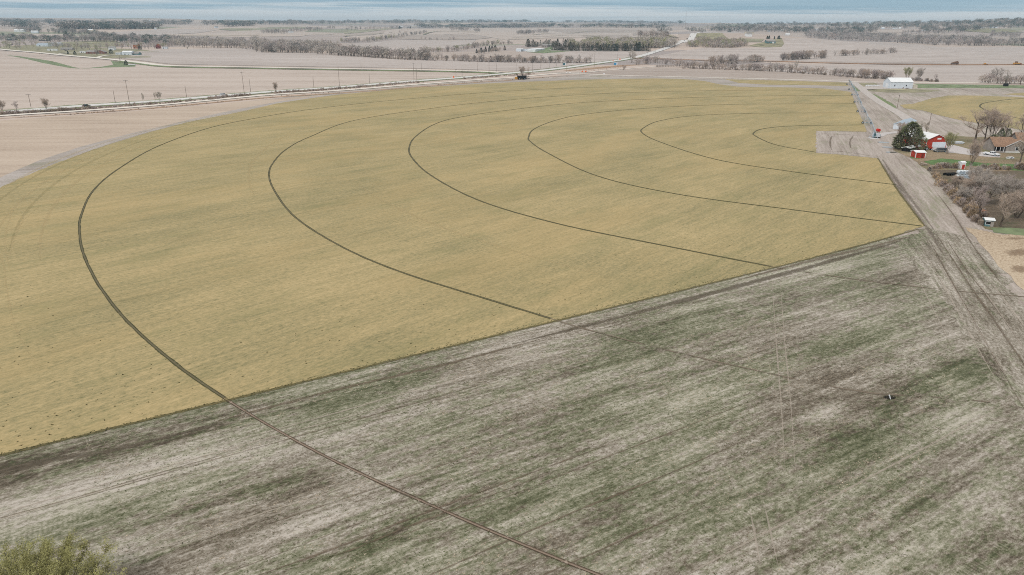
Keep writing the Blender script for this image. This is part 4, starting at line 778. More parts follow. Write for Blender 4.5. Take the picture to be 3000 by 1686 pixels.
CED = [(2660, 440, 84, 2, 'needles_near', 1.35, 'big dark cedar left of the red barn'), (2684, 428, 60, 0, 'needles_near', 1.0, 'dark cedar merged into the right side of the big cedar'), (2640, 436, 56, 2, 'needles_brown', 1.2, 'low dark cedar at the left foot of the big cedar'),
 (2905, 428, 34, 2, 'needles_near', 1.5, 'dark cedar beside the brown roofed house'), (2930, 408, 34, 0, 'needles_near', 1.2, 'dark cedar behind the brown roofed house'), (2952, 403, 26, 2, 'needles_near', 1.1, 'small dark cedar above the house roof'),
 (370, 191, 14, 2, 'needles', 1.2, 'dark round cedar beside the gravel road'), (200, 160, 11, 1, 'needles', 1.2, 'left one of two small evergreens beside the gravel road'), (220, 161, 12, 0, 'needles', 1.3, 'right one of two small evergreens beside the gravel road'),
 (326, 158, 14, 2, 'needles', 1.2, 'dark evergreen between the brick house and the white shed'), (410, 146, 12, 2, 'needles', 1.2, 'dark round evergreen beside the orange brick house'), (793, 152, 22, 0, 'needles', 1.1, 'larger dark cedar at the front edge of the creek wood'), (806, 153, 18, 1, 'needles', 1.2, 'smaller dark cedar at the front edge of the creek wood'),
 (740, 140, 12, 1, 'needles', 1., 'small dark cedar inside the creek wood'), (1437, 181, 17, 0, 'needles', .9, 'dark conical cedar in the creekside row'), (193, 119, 10, 2, 'needles', 1.3, 'dark evergreen in the belt behind the left houses'), (549, 143, 5, 2, 'needles', 1, 'tiny dark bush in the pale field near the wood'),
 (2722, 502, 12, 2, 'needles_brown', 1.1, 'dark clipped bush at the corner of the yard fence')]
for x, y, hp, i, ti, w, lab in CED: tree('cedar_tree', lab, 'tree', at(x, y), hm(x, y, hp), 'cedar', i, ti, w)

# roadside brush and dry weeds
def brush(name, label, lines, h, tints): return wood(name, label, lines, h, tints, raws=bush_raw, wr=(1., 1.8))
random.seed(404)
brush('roadside_brush', 'brown leafless brush in the ditch between highway and gravel lane', [([(0, 337), (145, 328), (300, 317)], 150, 4, 1.2), ([(300, 317), (500, 302.5), (640, 291)], 80, 5, 1.), ([(610, 290), (700, 283), (735, 280)], 90, 4, 1.4), ([(800, 274), (900, 268), (1000, 261)], 120, 5, 1.2), ([(1000, 261), (1100, 253), (1210, 243), (1240, 242)], 130, 5, 1.0), ([(1360, 232), (1430, 227), (1500, 222), (1560, 218)], 110, 5, 1.0)], (.8, 1.9), ['brush_brown', 'twig_mauve', 'twig_brown'])
brush('dry_ditch_weeds', 'orange brown dry weeds along the field side of the gravel lane', [([(60, 346), (186, 337), (331, 328), (500, 314), (707, 294), (811, 285), (1000, 271)], 150, 5, 2), ([(1280, 250), (1400, 241), (1500, 234), (1700, 222)], 120, 6, 1.2), ([(1720, 208), (1780, 203), (1830, 196)], 60, 6, 3)], (.3, .8), ['brush_dry', 'brush_brown', 'twig_brown'])
brush('yard_weeds', 'tangled dry weeds along the farmyard fence lines', [([(2722, 496), (2760, 492), (2815, 494)], 60, 3, 1.5), ([(2735, 512), (2762, 545), (2804, 588), (2859, 651)], 130, 3, 2), ([(2880, 494), (2920, 498), (2960, 499)], 24, 4, 1.5), ([(2975, 492), (3000, 498)], 30, 6, 4), ([(2780, 560), (2830, 600), (2880, 640)], 90, 14, 8)], (.8, 2.2), ['brush_brown', 'twig_mauve', 'brush_dry'])
brush('creek_brush', 'low grey brush at the foot of the creekside rows', [([(1062, 168), (1145, 174), (1249, 178), (1435, 183), (1624, 186), (1728, 186)], 230, 5, .8), ([(2000, 201), (2104, 204), (2207, 208), (2311, 213), (2414, 220), (2500, 228), (2608, 233), (2744, 240)], 190, 6, .8)], (1.2, 3.), ['brush_brown', 'twig_dark', 'twig_mauve'])

# the yellow-green willow under the camera, lower left corner
random.seed(9)
v = rays([(25, 1645)])[0]; WH = 8.5; tt = (WH - HC) / v[2]; wp = Vector((v[0] * tt, v[1] * tt, 0))
wil = thing('willow_tree', 'yellow green budding willow crown in the lower left corner', 'tree', wp)
T, C, LF = MB(), MB(), MB()
for k in range(64):
    w = 2.4 * k; rad_ = 7.4 * math.sqrt((k + .5) / 64); top = Vector((math.cos(w) * rad_, math.sin(w) * rad_, WH * (1 - .42 * (rad_ / 7.4) ** 2) * random.uniform(.8, .9))); a = Vector((math.cos(w) * .4, math.sin(w) * .4, -.2)); mid = a.lerp(top, .5) + Vector((math.cos(w), math.sin(w), -.4)) * .5 + rv(.3)
    T.tube([a, mid, top], [.08, .045, .012], 4, cap=False)
    for j in range(46):
        t_ = random.uniform(.35, 1.); b = a.lerp(mid, t_ * 2) if t_ < .5 else mid.lerp(top, t_ * 2 - 1); d = (rv(.8) + Vector((math.cos(w) * .4, math.sin(w) * .4, .8))).normalized(); L = random.uniform(.5, 1.2); e2 = b + d * L
        s = d.cross(rv()).normalized() * .014; C.tri(b - s, b + s, e2)
        for _ in range(44):
            q = b.lerp(e2, random.uniform(.1, 1.1)) + rv(.22); dl = (d + rv(1.)).normalized(); sl = dl.cross(rv()).normalized() * random.uniform(.02, .04); LF.tri(q - sl, q + sl, q + dl * random.uniform(.1, .2))
part('stems', T, 'bark', wil, fix=False); cr_ = part('crown', C, 'willow_twig', wil, fix=False); part('leaves', LF, 'willow_leaf', cr_, fix=False)

# ------------------------------------------------------------------ buildings
def yaw2(a, b): return math.atan2(b.y - a.y, b.x - a.x)
def building(name, label, cat, A, B, depth, wall_h, roof_h, wall='white_wall', roof='white_metal', gable='side', over=.35, doors=(), windows=(), gdoors=(), gwindows=(), trim=None, group=None, flat=False):
    """A, B: photo pixels of the front wall's foot, left and right. Ridge runs along the front ('side') or away from it ('front').
    doors/windows: (x fraction, width, z0, height, material) on the front wall; gdoors the same on the left end wall"""
    a = at(*A); B = (B[0], A[1] + (B[0] - A[0]) * .0068) if a.length > 430 else B; b = at(*B); b.z = a.z; wd = (Vector((b.x, b.y, 0)) - Vector((a.x, a.y, 0))).length; o = thing(name, label, cat, a, yaw2(a, b), group)
    m = MB(); W_, D_ = wd, depth
    if flat: m.box(0, W_, 0, D_, -.3, wall_h)
    elif gable == 'side': m.prism([(0, -.3), (D_, -.3), (D_, wall_h), (D_ / 2, wall_h + roof_h), (0, wall_h)], 0, W_, 'yz')
    else: m.prism([(0, -.3), (W_, -.3), (W_, wall_h), (W_ / 2, wall_h + roof_h), (0, wall_h)], 0, D_)
    part('wall', m, wall, o)
    m = MB(); t_ = .14; ov = over
    if flat: m.box(-ov, W_ + ov, -ov, D_ + ov, wall_h, wall_h + .25)
    elif gable == 'side':
        k = roof_h / (D_ / 2); lo = wall_h - ov * k + .03; pk = wall_h + roof_h + .03
        m.prism([(-ov, lo), (D_ / 2, pk), (D_ + ov, lo), (D_ + ov, lo + t_), (D_ / 2, pk + t_), (-ov, lo + t_)], -ov, W_ + ov, 'yz')
    else:
        k = roof_h / (W_ / 2); lo = wall_h - ov * k + .03; pk = wall_h + roof_h + .03
        m.prism([(-ov, lo), (W_ / 2, pk), (W_ + ov, lo), (W_ + ov, lo + t_), (W_ / 2, pk + t_), (-ov, lo + t_)], -ov, D_ + ov)
    part('roof', m, roof, o)
    for nm, lst in (('door', doors), ('window', windows)):
        for fx, w, z0, h, mt in lst:
            x = fx * W_; q = part(nm, MB().box(x - w / 2, x + w / 2, -.06, .05, z0, z0 + h), mt, o)
            if nm == 'window': part('frame', MB().box(x - w / 2 - .1, x + w / 2 + .1, -.045, .04, z0 - .1, z0 + h + .1), 'white_paint', q)
    for nm, lst in (('door', gdoors), ('window', gwindows)):
        for fx, w, z0, h, mt in lst: y = fx * D_; part(nm, MB().box(-.06, .05, y - w / 2, y + w / 2, z0, z0 + h), mt, o)
    if trim:
        for x, y in ((0, 0), (W_, 0), (0, D_), (W_, D_)): part('corner_trim', MB().box(x - .12, x + .12, y - .12, y + .12, -.2, wall_h - .05), trim, o)
    return o, W_
# white machine barn on the far lane
wb, W_ = building('machine_barn', 'large white metal barn beside the far lane', 'barn', (2607, 259.5), (2672, 258.5), 13, 5.6, 3.2, doors=(), windows=((.2, 1.0, 1.9, 1.3, 'glass'), (.72, 1.0, 1.9, 1.3, 'glass')), gdoors=((.5, 4.2, 0, 4.2, 'white_paint'),), trim='white_paint')
part('door', MB().box(W_ * .57, W_ * .57 + 1.1, -.07, .05, 0, 1.2), 'grey_wall', wb); part('vent', MB().box(W_ * .7, W_ * .84, -.08, .05, 0, .5), 'dark', wb)
building('pen_shed', 'low cream slatted shed against the right end of the white barn', 'shed', (2674.5, 259), (2687, 258.8), 7, 2.6, .3, 'tan_wall', 'tan_wall', flat=True, over=.1, windows=())
random.seed(17)
for k in range(9):
    c = at(2538 + k * 4.6, 253.6); o = thing('white_tank', f'white water tank, {ORD[k]} from the left in the row beside the white barn yard' if k != 8 else 'white water tank nearest the white barn, last of the row in its yard', 'tank', c, .1 * k, 'white tanks beside the barn yard')
    part('tank_body', MB().box(-.6, .6, -.5, .5, .15, 1.25 + .15 * (k % 2)), 'white_paint', o); part('pallet', MB().box(-.65, .65, -.55, .55, 0, .14), 'wood_pole', o)
# red barn with two white doors
a, b = at(2709.5, 436.5), at(2771.5, 434)
rb, W_ = building('red_barn', 'red barn with a white roof and two white garage doors', 'barn', (2711, 434.5), (2771.5, 433.5), 15.5, 3.7, 2.1, 'red_paint', 'white_metal', 'front', .5, doors=((.46, 3.4, .02, 2.6, 'white_wall'), (.78, 3.4, .02, 2.6, 'white_wall')), gwindows=((.3, 1., 1.4, 1., 'dark'), (.7, 1., 1.4, 1., 'dark')), trim='white_paint')
part('sign_board', MB().box(W_ * .5 - .1, W_ * .5 + 1.8, -.1, .0, 3.7, 4.35), 'white_paint', rb)
building('red_shed', 'small red shed with a white slanted roof at the lane corner', 'shed', (2681, 464), (2709, 464.5), 4.2, 2.3, .5, 'red_paint', 'white_metal', 'side', .3, doors=((.72, .9, 0, 1.8, 'red_dark'),), trim='white_paint')
building('lean_to', 'low open lean-to with a white roof beside the red shed', 'shed', (2662, 446), (2687, 440.5), 3.0, 1.5, .35, 'dark', 'white_metal', 'side', .3)
building('red_lean_to', 'tiny dark red hutch with a white roof behind the red shed', 'shed', (2688, 443), (2696, 442.5), 2.4, 1.9, .4, 'red_dark', 'white_metal', 'side', .25)
building('back_shed', 'pale metal shed roof half hidden behind the big cedar', 'shed', (2652, 382), (2682, 368), 6, 2.6, 1.0, 'white_wall', 'galvanised', 'side', .3)
building('outhouse', 'small white outhouse with a red door on the lawn edge', 'shed', (2813.5, 497), (2826, 497), 2.0, 2.5, .35, 'white_paint', 'white_metal', 'side', .12, doors=((.55, 1.05, .1, 1.7, 'red_paint'),))
cp_, W_ = building('coop', 'small weathered white coop beside the dead tree', 'shed', (2884, 664), (2909, 666), 2.6, 1.75, .3, 'teal_wall', 'white_metal', 'side', .25, doors=((.8, .8, .1, 1.4, 'grey_wall'),), windows=((.35, 1.1, .7, .7, 'dark'),))
# the farmhouse: cross-gabled with porch
fh, W_ = building('farmhouse', 'grey farmhouse with brown shingle roofs at the right edge', 'house', (2910, 446), (2969, 447), 8.5, 3.0, 2.8, 'grey_wall', 'brown_roof', 'side', .55, windows=((.1, .9, .9, 1.3, 'glass'),), doors=((.2, .95, .1, 2.1, 'white_paint'),))
g = MB().prism([(W_ * .48, -.3), (W_ * .48 + 9.2, -.3), (W_ * .48 + 9.2, 2.9), (W_ * .48 + 4.6, 5.3), (W_ * .48, 2.9)], -1.6, 4); part('gable_wall', g, 'grey_wall', fh)
x0 = W_ * .48; k = 2.4 / 4.6
g = MB().prism([(x0 - .5, 2.9 - .5 * k + .05), (x0 + 4.6, 5.35), (x0 + 9.7, 2.9 - .5 * k + .05), (x0 + 9.7, 3.1 - .5 * k), (x0 + 4.6, 5.52), (x0 - .5, 3.1 - .5 * k)], -2.0, 4.2); part('gable_roof', g, 'brown_roof', fh)
for s in (0, 1):
    xa, xb = (x0 - .5, x0 + 4.6) if s == 0 else (x0 + 4.6, x0 + 9.7); za, zb = (2.9 - .5 * k, 5.3) if s == 0 else (5.3, 2.9 - .5 * k)
    part('barge_board', MB().prism([(xa, za - .05), (xb, zb - .05), (xb, zb + .18), (xa, za + .18)], -2.08, -2.02), 'white_paint', fh)
q = part('window', MB().box(x0 + 3.9, x0 + 4.9, -1.68, -1.55, 1.1, 2.4), 'glass', fh); part('frame', MB().box(x0 + 3.75, x0 + 5.05, -1.65, -1.57, .95, 2.55), 'white_paint', q)
part('foundation', MB().box(x0 - .05, x0 + 9.25, -1.64, -1.2, -.2, .7), 'concrete', fh)
part('porch_roof', MB().box(-.6, x0 - .6, -2.2, -.5, 2.55, 2.7), 'brown_roof', fh)
for x in (-.4, x0 * .33, x0 * .7): part('porch_post', MB().box(x, x + .15, -2.1, -1.95, 0, 2.55), 'white_paint', fh)
part('porch_deck', MB().box(-.6, x0 - .3, -2.2, -.05, 0, .55), 'grey_wall', fh); part('porch_painted_shade', MB().box(.2, x0 - .8, -.09, .02, .6, 2.4), 'dark', fh)  # dark wall panel stands in for the shade under the porch roof
building('farmhouse_wing', 'taller brown roofed wing of the farmhouse at the frame edge', 'house', (2978, 444), (3040, 446), 9, 4.2, 3.2, 'grey_wall', 'brown_roof', 'side', .5, windows=((.25, 1., 1.2, 1.4, 'glass'),))
# flat white farm building and its house by the windbreak
building('long_white_shed', 'long low white farm building with a flat pale roof', 'barn', (1535, 151), (1570, 152), 46, 4.2, 1.2, 'white_wall', 'white_metal', 'front', .3)
building('white_shed', 'small white box shed at the left of the long white building', 'shed', (1512, 151.5), (1531, 151.8), 9, 5, .6, 'white_wall', 'white_metal', 'side', .2, doors=((.9, 2.5, 0, 4, 'dark'),))
building('white_shed', 'white annex in front of the long low farm building', 'shed', (1545, 153), (1568, 152.6), 12, 4., .6, 'white_paint', 'white_metal', 'side', .2)
building('hip_house', 'low house with grey roof above the long white building', 'house', (1586, 139.5), (1602, 140), 12, 4.2, 2.4, 'grey_wall', 'grey_roof', 'side', .6, doors=((.3, 2, 0, 2.5, 'dark'), (.7, 2, 0, 2.5, 'dark')))
building('hip_house', 'pale walled wing right of the grey roofed house', 'house', (1601, 137.5), (1615, 137), 10, 3.6, 1.8, 'tan_wall', 'grey_roof', 'side', .5)
building('cottage', 'small white gabled cottage inside the evergreen windbreak', 'house', (1853, 147), (1863, 147), 8, 4, 2.5, 'white_paint', 'white_metal', 'front', .3, windows=((.5, 1.2, 1.2, 1.4, 'glass'),))
building('cottage', 'low house by the tree row under the hilltop', 'house', (1881, 108), (1900, 108), 9, 3.5, 2, 'tan_wall', 'grey_roof', 'side', .4)
building('far_house', 'blue grey house with a white garage door on the far lawn', 'house', (2246, 128), (2272, 128), 11, 4, 3, 'teal_wall', 'grey_roof', 'side', .4, doors=((.72, 4, 0, 3.2, 'white_paint'),), windows=((.3, 1.5, 1.2, 1.5, 'glass'),))
# left hamlet
L_ = [('greenhouse', 'left one of two long pale greenhouses behind the left houses', 'greenhouse', (107, 137), (140, 136.5), 18, 3.5, 3, 'white_wall', 'galvanised', 'side'),
 ('greenhouse', 'right one of two long pale greenhouses behind the left houses', 'greenhouse', (146, 134.5), (177, 134), 16, 3.5, 3, 'white_wall', 'galvanised', 'side'),
 ('ranch_house', 'long low house with grey roof behind the parked dark car', 'house', (178, 148), (212, 148.5), 11, 3, 2, 'grey_wall', 'grey_roof', 'side'),
 ('trailer', 'long white trailer parked left of the grey roofed house', 'trailer', (139, 149.5), (168, 149), 4, 3, .3, 'white_paint', 'white_metal', 'side'),
 ('brick_house', 'dark brick house with two gables by the gravel road', 'house', (252, 158.5), (282, 158.5), 12, 3.4, 2.4, 'brick', 'grey_roof', 'side'),
 ('brick_house', 'grey gabled end of the brick house by the gravel road', 'house', (283, 158.5), (306, 158.5), 10, 3.4, 3.2, 'brick', 'grey_roof', 'front'),
 ('camper', 'white camper parked left of the brick house', 'camper', (234, 156), (250, 157.5), 3, 2.8, .3, 'white_paint', 'white_metal', 'side'),
 ('white_shed', 'bright white metal shed by the gravel road on the left', 'shed', (358, 162), (386, 162), 12, 5, 1.8, 'white_wall', 'white_metal', 'side'),
 ('white_shed', 'pale lean-to attached left of the bright white shed', 'shed', (339, 161.5), (353, 162), 10, 4, .8, 'white_wall', 'tan_wall', 'side'),
 ('teal_house', 'low teal house with grey roof beside the bright white shed', 'house', (387, 162), (406, 162.5), 11, 2.6, 2.4, 'teal_wall', 'grey_roof', 'side'),
 ('orange_house', 'orange brick house with flat grey roof behind the round evergreen', 'house', (391, 143), (404, 143), 11, 8, .6, 'rust', 'grey_roof', 'side'),
 ('red_barn', 'small red barn under bare trees on the left', 'barn', (457, 143), (466, 143), 9, 6, 3, 'red_dark', 'rust', 'front'),
 ('white_shed', 'white vehicle shed right of the small red barn', 'shed', (476, 143.5), (489, 143.8), 7, 3.5, 1, 'white_wall', 'grey_roof', 'side'),
 ('gable_house', 'white gabled house behind the dark evergreen on the left', 'house', (318, 148), (334, 149), 11, 4.5, 3.5, 'white_paint', 'grey_roof', 'side'),
 ('farm_shed', 'low dark open shed in the belt above the greenhouses', 'shed', (114, 120), (142, 120), 12, 3, 1, 'dark', 'tan_wall', 'side'),
 ('farm_shed', 'low open shed with pale roof at the far left', 'shed', (20, 119), (44, 120), 12, 3, 1, 'dark', 'white_metal', 'side'),
 ('farm_shed', 'small pale shed beside the left road lawn', 'shed', (16, 133), (33, 133.5), 9, 3, 1, 'grey_wall', 'tan_wall', 'side')]
for nm, lab, cat, A, B, d, wh, rh, wm, rm, gb in L_:
    building(nm, lab, cat, A, B, d, wh, rh, wm, rm, gb, .3, doors=((.3, 1.6, 0, 2.4, 'dark'),), windows=((.68, 1.4, 1., 1.2, 'glass'),))
# distant white buildings
FAR = [(58, 94, 32, 'on the left skyline ridge'), (101, 98, 20, 'right of the long white roof at the far left'), (264, 93, 16, 'among the left blue woods'), (456, 87, 6, 'alone on the left far field'), (635, 83, 10, 'on the far left-centre plain'), (854, 97, 12, 'at the end of the far hedge clump'),
 (1176, 80, 8, 'left in the far hill farm'), (1214, 80, 16, 'with the long roof in the far hill farm'), (1231, 80, 7, 'right in the far hill farm'), (1587, 95, 9, 'between two far tree clumps'), (1651, 74, 8, 'on the far centre skyline'), (2095, 84, 10, 'left of the town behind the hilltop'), (2198, 101, 22, 'largest in front of the town wood'), (2195, 108, 16, 'just below the largest one by the town'),
 (2252, 93, 8, 'small one above the far blue house'), (2286, 92, 10, 'left of a pair at the town edge'), (2298, 92, 10, 'right of a pair at the town edge'), (2307, 104, 12, 'at the corner of the pale field'), (2336, 89, 10, 'fourth along the town edge'), (2363, 90, 12, 'fifth along the town edge'), (2396, 90, 14, 'sixth along the town edge'), (2425, 90, 9, 'seventh along the town edge'), (2445, 90, 10, 'eighth along the town edge'), (2466, 90, 16, 'long one at the town edge'),
 (2506, 86, 18, 'long low one above the pink far field'), (2531, 86, 10, 'next to the long low one above the pink field'), (2570, 86, 8, 'first small one on the pink ridge'), (2587, 86, 8, 'second small one on the pink ridge'), (2618, 85, 7, 'third small one on the pink ridge'), (2626, 85, 7, 'fourth small one on the pink ridge'), (2636, 85, 7, 'fifth small one on the pink ridge'), (2705, 91, 12, 'bright one at the foot of the right hill'), (2718, 91, 6, 'tiny one at the foot of the right hill'), (2738, 89, 15, 'grey one at the foot of the right hill'), (2778, 93, 12, 'low one under the right hill'), (2815, 88, 14, 'beside the green slope of the right hill'), (2869, 84, 16, 'biggest house on the right hill'), (2883, 85, 6, 'garage beside the biggest house on the right hill'), (2906, 83, 16, 'second house on the right hill'), (2943, 78, 16, 'uppermost house on the right hill'), (1852, 76, 8, 'left end of the far white glasshouse')]
for x, y, w, lab in FAR:
    building('distant_house', 'tiny distant white building ' + lab, 'building', (x - w / 2, y), (x + w / 2, y), random.uniform(8, 12), random.uniform(4, 6), random.uniform(1.5, 3), random.choice(['white_wall', 'white_paint', 'tan_wall']), random.choice(['white_metal', 'white_metal', 'grey_roof']), 'side', .2)
building('glasshouse', 'very long white glasshouse roof on the far skyline', 'greenhouse', (1856, 76), (1958, 77), 40, 6, 2, 'white_wall', 'white_metal', 'side', .2)

# ------------------------------------------------------------------ vehicles (front towards +x)
def wheel_part(o, x, y, r, wdt=.24):
    q = part('wheel', MB().cyl((x, y, r), (0, 1, 0), r, wdt, 16), 'rubber', o); part('rim', MB().cyl((x, y + (.02 if y > 0 else -.02), r), (0, 1, 0), r * .58, wdt, 12), 'galvanised', q)
def car(name, label, cat, px, py, rz, L, prof, cab, paint, group=None, wdt=1.85, wr=.36, wx=(.19, .81)):
    """prof: side outline of the lower body, cab: outline of the glasshouse, both in fractions of length / metres"""
    o = thing(name, label, cat, at(px, py), rz, group); h = wdt / 2
    part('body', MB().prism([(x * L - L / 2, z) for x, z in prof], -h, h), paint, o)
    m = MB(); P = [(x * L - L / 2, z) for x, z in cab]; n = len(P); zb = min(z for _, z in P); zt = max(z for _, z in P)
    for s in (-1, 1):
        m.v += [(x, s * (h - .04 - .2 * (z - zb) / (zt - zb)), z) for x, z in P]
    m.f += [tuple(range(n)), tuple(range(2 * n - 1, n - 1, -1))] + [(i, i + n, (i + 1) % n + n, (i + 1) % n) for i in range(n)]
    c = part('cabin', m, 'glass', o)
    xs = [p[0] for p in P]; top = [p for p in P if p[1] > zt - .12]; x0, x1 = min(p[0] for p in top), max(p[0] for p in top)
    part('roof', MB().box(x0 - .06, x1 + .06, -h + .2, h - .2, zt - .03, zt + .05), paint, o)
    for s in (-1, 1):
        for fx in (.0, .5, 1.):
            x = x0 + (x1 - x0) * fx; part('pillar', MB().prism([(x - .05, zb), (x + .05, zb), (x + .05, zt), (x - .05, zt)], s * (h - .14) - .1, s * (h - .14) + .1), paint, o)
        part('headlight', MB().box(L / 2 - .08, L / 2 + .02, s * h * .72 - .16, s * h * .72 + .16, .62, .8), 'white_paint', o)
        part('tail_light', MB().box(-L / 2 - .02, -L / 2 + .08, s * h * .8 - .1, s * h * .8 + .1, .7, .95), 'signal_red', o)
        part('mirror', MB().box(x1 + .1, x1 + .26, s * (h + .02) - .09, s * (h + .02) + .09, zb + .05, zb + .22), paint, o)
    part('bumper', MB().box(L / 2 - .1, L / 2 + .06, -h + .08, h - .08, .34, .56), 'dark', o); part('bumper', MB().box(-L / 2 - .06, -L / 2 + .1, -h + .08, h - .08, .36, .58), 'dark', o)
    for fx in wx:
        for s in (-1, 1): wheel_part(o, (1 - fx) * L - L / 2, s * (h - .1), wr)
    return o
VANB = [(.0, .38), (1., .38), (1., .72), (.97, .86), (.8, 1.02), (.0, 1.05)]; VANC = [(.01, 1.04), (.82, 1.02), (.66, 1.72), (.56, 1.76), (.05, 1.72)]
SEDB = [(0, .36), (1., .36), (1., .66), (.97, .76), (.72, .92), (.2, .96), (.01, .9)]; SEDC = [(.14, .94), (.74, .9), (.58, 1.4), (.34, 1.44), (.24, 1.36)]
PICB = [(0, .5), (1., .5), (1., .84), (.98, .98), (.72, 1.08), (.42, 1.1), (.42, 1.12), (0, 1.12)]; PICC = [(.42, 1.1), (.74, 1.07), (.64, 1.66), (.58, 1.7), (.44, 1.68)]
def pyaw(a, b): return yaw2(at(*a), at(*b))
car('minivan', 'silver minivan parked in front of the red barn doors', 'van', 2753.5, 446, pyaw((2772, 446), (2735, 446)), 5.3, VANB, VANC, 'silver_paint', wdt=2.0)
car('pickup_truck', 'white pickup truck parked on the gravel drive by the farmhouse', 'pickup', 2904, 456, pyaw((2884, 453), (2924, 458.5)), 5.9, PICB, PICC, 'white_paint', wdt=2.0, wr=.4)
car('sedan', 'black car driving on the highway at the far left', 'car', 253, 313, pyaw((240, 313.5), (269, 310)), 5.0, SEDB, SEDC, 'car_black')
car('white_car', 'white car on the highway half hidden by brush', 'car', 655, 281, pyaw((640, 282), (680, 279)), 5.2, VANB, VANC, 'white_paint')
car('dark_car', 'dark car parked in front of the low grey roofed house', 'car', 194, 150.5, pyaw((185, 150.5), (205, 150.5)), 5.2, SEDB, SEDC, 'car_black')
for k, (x, y) in enumerate(((1916, 154.5), (2005, 120.5), (2013, 115), (2022, 109), (2036, 101))):
    car('far_car', ('grey car lowest on the hill road', 'dark car, lowest of a string near the road crest', 'dark car, second of a string near the road crest', 'dark car, third of a string near the road crest', 'dark car right at the road crest')[k], 'car', x, y, pyaw((1914, 155), (1956, 140)), 5, SEDB, SEDC, 'car_black' if k else 'silver_paint')
# dark covered wagon / grain machine at the rim of the turf
w0 = thing('grain_wagon', 'black farm wagon with orange wheels at the far rim of the turf', 'wagon', at(1529, 234), pyaw((1512, 234), (1545, 233.5)))
part('hopper', MB().prism([(-4.2, 1.5), (4.0, 1.5), (4.8, 3.9), (-5.0, 3.9)], -1.4, 1.4), 'black', w0); part('chassis', MB().box(-5, 5, -1., 1., .8, 1.4), 'dark', w0)
part('drawbar', MB().tube([(5, 0, .9), (8.6, 0, 1.0)], .22, 6), 'dark', w0); part('auger', MB().tube([(4.5, 1.2, 1.2), (7.8, 1.4, 3.2)], .25, 8), 'black', w0)
for x in (-3, 2.6):
    for s in (-1, 1): wheel_part(w0, x, s * 1.5, .85, .5)
part('guard', MB().box(-7.4, -5., -.9, .9, .5, 2.6), 'yellow_machine', w0)
# tractor by the barn
t0 = thing('tractor', 'old red tractor parked at the left corner of the red barn', 'tractor', at(2716, 440.5), pyaw((2705, 440.5), (2725, 441)))
part('hood', MB().box(.1, 1.9, -.35, .35, .8, 1.5), 'red_paint', t0); part('seat', MB().box(-.9, -.4, -.3, .3, 1.1, 1.6), 'dark', t0); part('axle', MB().cyl((-.6, 0, .75), (0, 1, 0), .12, 1.5, 8), 'dark', t0); part('exhaust', MB().tube([(1., 0, 1.5), (1., 0, 2.3)], .05, 6), 'rust', t0); part('steering_wheel', MB().cyl((-.1, 0, 1.7), (.5, 0, 1), .22, .04, 10), 'black', t0)
for s in (-1, 1): wheel_part(t0, -.6, s * .8, .75, .35); wheel_part(t0, 1.5, s * .55, .4, .2)
# wrapped bales stacked beside the thicket
b0 = at(2803, 523); b1 = at(2848, 524); yw = yaw2(b0, b1)
for r_ in range(2):
    for k in range(5):
        u = b0.lerp(b1, (k + .5) / 5); o = thing('wrapped_bale', f'silver wrapped bale, {ORD[k]} from the left in the {"lower" if r_ == 0 else "upper"} row of the stack', 'bale', (u.x, u.y, r_ * 1.42), yw + random.uniform(-.06, .06), 'wrapped bales by the thicket')
        part('bale_body', MB().cyl((0, 0, .72), (0, 1, 0), .71, 1.7, 14), 'bale_wrap', o); part('end_cap', MB().cyl((0, -.87, .72), (0, 1, 0), .6, .05, 12), 'galvanised', o)
d0 = thing('disc_harrow', 'dark disc harrow parked left of the wrapped bales', 'machinery', at(2789, 516), .2)
part('frame', MB().box(-2.4, 2.4, -.15, .15, .7, .95).box(-2.4, 2.4, 1.2, 1.5, .7, .95).box(-.15, .15, -1.8, 1.4, .72, .93), 'dark', d0); part('hitch', MB().tube([(0, -1.8, .8), (0, -3.4, .5)], .1, 6), 'rust', d0)
for k in range(10): part('disc', MB().cyl((-2.2 + k * .49, .1 if k % 2 else 1.3, .45), (1, .3, 0), .45, .06, 12), 'black', d0)
# scrap by the coop and yard
o = thing('pallet_stack', 'stack of grey pallets left of the small white coop', 'pallets', at(2876, 660), .3)
for k in range(7): part('pallet', MB().box(-.8, .8, -.7, .7, k * .2, k * .2 + .13), 'bark_pale', o)
o = thing('rusty_barrow', 'rusty orange cart in the weeds behind the pallets', 'cart', at(2877, 628), .5); part('tray', MB().prism([(-1, .5), (.9, .5), (1.2, 1.1), (-1.2, 1.1)], -.6, .6), 'rust', o); part('handle', MB().tube([(-1, .4, .7), (-2, .4, .9)], .05, 5), 'dark', o); wheel_part(o, 0, .7, .35, .12); wheel_part(o, 0, -.7, .35, .12)
o = thing('scrap_tank', 'grey metal tank lying in weeds at the yard fence', 'tank', at(2821, 594), .6); part('tank_body', MB().cyl((0, 0, .8), (1, 0, 0), .7, 2.4, 14), 'galvanised', o); part('cradle', MB().box(-.8, .8, -.6, .6, 0, .25), 'dark', o)
o = thing('log_pile', 'pale log pile at the left end of the lawn', 'logs', at(2706, 485), .8)
for k in range(7): part('log', MB().cyl((-.9 + (k % 4) * .5 + (.25 if k > 3 else 0), 0, .25 + (.42 if k > 3 else 0)), (0, 1, .1), .24, 2.2, 9), 'twig_pale' if k % 2 else 'bark_pale', o)
o = thing('picnic_table', 'white garden table on the lawn near the farmhouse', 'table', at(2959, 466), .2); part('tabletop', MB().box(-1.2, 1.2, -.5, .5, .72, .8), 'white_paint', o); part('bench', MB().box(-1.2, 1.2, -1.1, -.8, .42, .48), 'white_paint', o); part('bench', MB().box(-1.2, 1.2, .8, 1.1, .42, .48), 'white_paint', o)
for s in (-1, 1): part('leg', MB().box(s * .9 - .06, s * .9 + .06, -.9, .9, 0, .74), 'white_paint', o)
